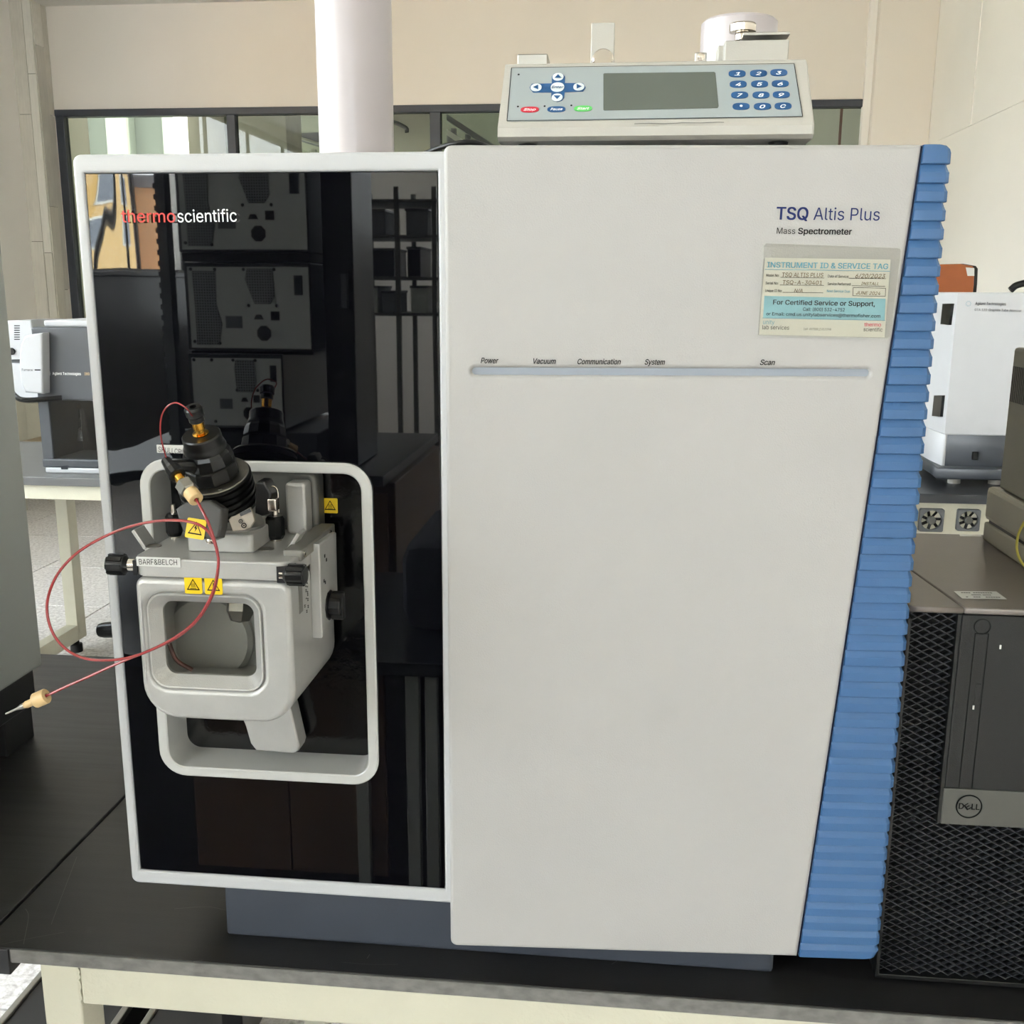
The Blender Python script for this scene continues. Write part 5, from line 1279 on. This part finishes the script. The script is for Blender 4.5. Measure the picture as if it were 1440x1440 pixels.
# metal shelving with equipment far behind
Ysh = 4.2
def ms_(u, v): return mr(u, v, Ysh)
a = ms_(492, 282); b = ms_(560, 440); c = ms_(625, 300)
shf = thing('metal_shelving', 'grey metal shelving with stored equipment mirrored at the upper right of the door', 'shelf', ((a.x+c.x)/2, -Ysh-.2, 0))
for u in (492, 557, 610):
    x = ms_(u, 300).x; obj('post', bx(x-.012, x+.012, -Ysh-.02, -Ysh, 0, ms_(u, 262).z, .002), M_PCPL, shf); obj('post', bx(x-.012, x+.012, -Ysh-.42, -Ysh-.40, 0, ms_(u, 262).z, .002), M_PCPL, shf)
zsh = [ms_(520, v).z for v in (280, 330, 389, 440)]
for z in zsh: obj('shelf', bx(a.x-.02, c.x+.2, -Ysh-.42, -Ysh, z-.014, z, .001), M_PCPL, shf)
for k, (u0, u1, v0, v1, zi) in enumerate(((496, 540, 297, 330, 1), (502, 552, 352, 389, 2), (496, 530, 405, 440, 3), (535, 553, 412, 440, 3), (570, 590, 350, 389, 2), (575, 600, 405, 440, 3), (568, 600, 296, 330, 1))):
    p = ms_(u0, v0); q = ms_(u1, v1)
    lab = ['grey stored box on the top mirrored shelf', 'wide dark stored box on the middle mirrored shelf', 'pale gridded box at the left of the lowest mirrored shelf', 'small box beside the gridded one on the lowest mirrored shelf',
           'narrow box right of the post on the middle mirrored shelf', 'box right of the post on the lowest mirrored shelf', 'box right of the post on the top mirrored shelf'][k]
    bb_ = thing('storage_box', lab, 'box', ((p.x+q.x)/2, -Ysh-.15, zsh[zi]), 'boxes on the mirrored shelving')
    obj('body', bx(p.x, q.x, -Ysh-.32, -Ysh-.03, zsh[zi], p.z, .003), (M_CAST, M_AGDD, M_GREYB)[k % 3], bb_); obj('lid', bx(p.x-.004, q.x+.004, -Ysh-.325, -Ysh-.025, p.z, p.z+.012, .002), M_AGDD, bb_)
# dark low bench right behind the photographer
def m3(u, v): return mr(u, v, 1.32)
db = thing('lab_bench', 'low dark bench with brown fronts mirrored in the lower part of the black door', 'bench', (-.2, -1.6, 0))
ZB = T-.22
obj('bench_top', bx(-1.0, .75, -1.98, -1.28, ZB-.03, ZB, .002), M_AGDD, db)
obj('cupboard', bx(-.98, .73, -1.95, -1.33, 0, ZB-.03, .002), M_BLACKS, db)
bxa = m3(275, 1150).x; bxb = m3(545, 1150).x
for k in range(2): obj('cupboard_door', bx(bxa+(bxb-bxa)*k/2+.001, bxa+(bxb-bxa)*(k+1)/2-.001, -1.33, -1.315, .03, ZB-.04, .002), M_WOOD, db)
for u0, u1 in ((501, 519), (573, 592), (600, 618)):
    x0 = m3(u0, 1000).x; x1 = m3(u1, 1000).x; obj('leg', bx(x0, x1, -1.315, -1.295, .02, ZB-.03, .002), M_GREYB, db)
cv = thing('covered_instrument', 'instrument under a dark dust cover mirrored at the right of the door', 'instrument', (.1, -1.7, ZB))
obj('cover', bx(-.12, .5, -1.9, -1.45, ZB, ZB+.22, .05), mat('dark cloth cover', (48, 50, 58), .8, bump=.8, scale=12, var=.2), cv, smooth=True)
# dark counter under the daylight windows
dc = thing('window_counter', 'long dark counter under the daylight windows mirrored at the upper left', 'counter', (-3.3, -7.0, 0))
obj('counter_top', bx(RX0, RX0+.5, RY0+.02, -5.2, WZ0-.07, WZ0-.035, .004), M_AGDD, dc)
obj('counter_body', bx(RX0, RX0+.45, RY0+.02, -5.25, 0, WZ0-.07, .004), M_BLACKS, dc)

print('objects', len(bpy.data.objects))
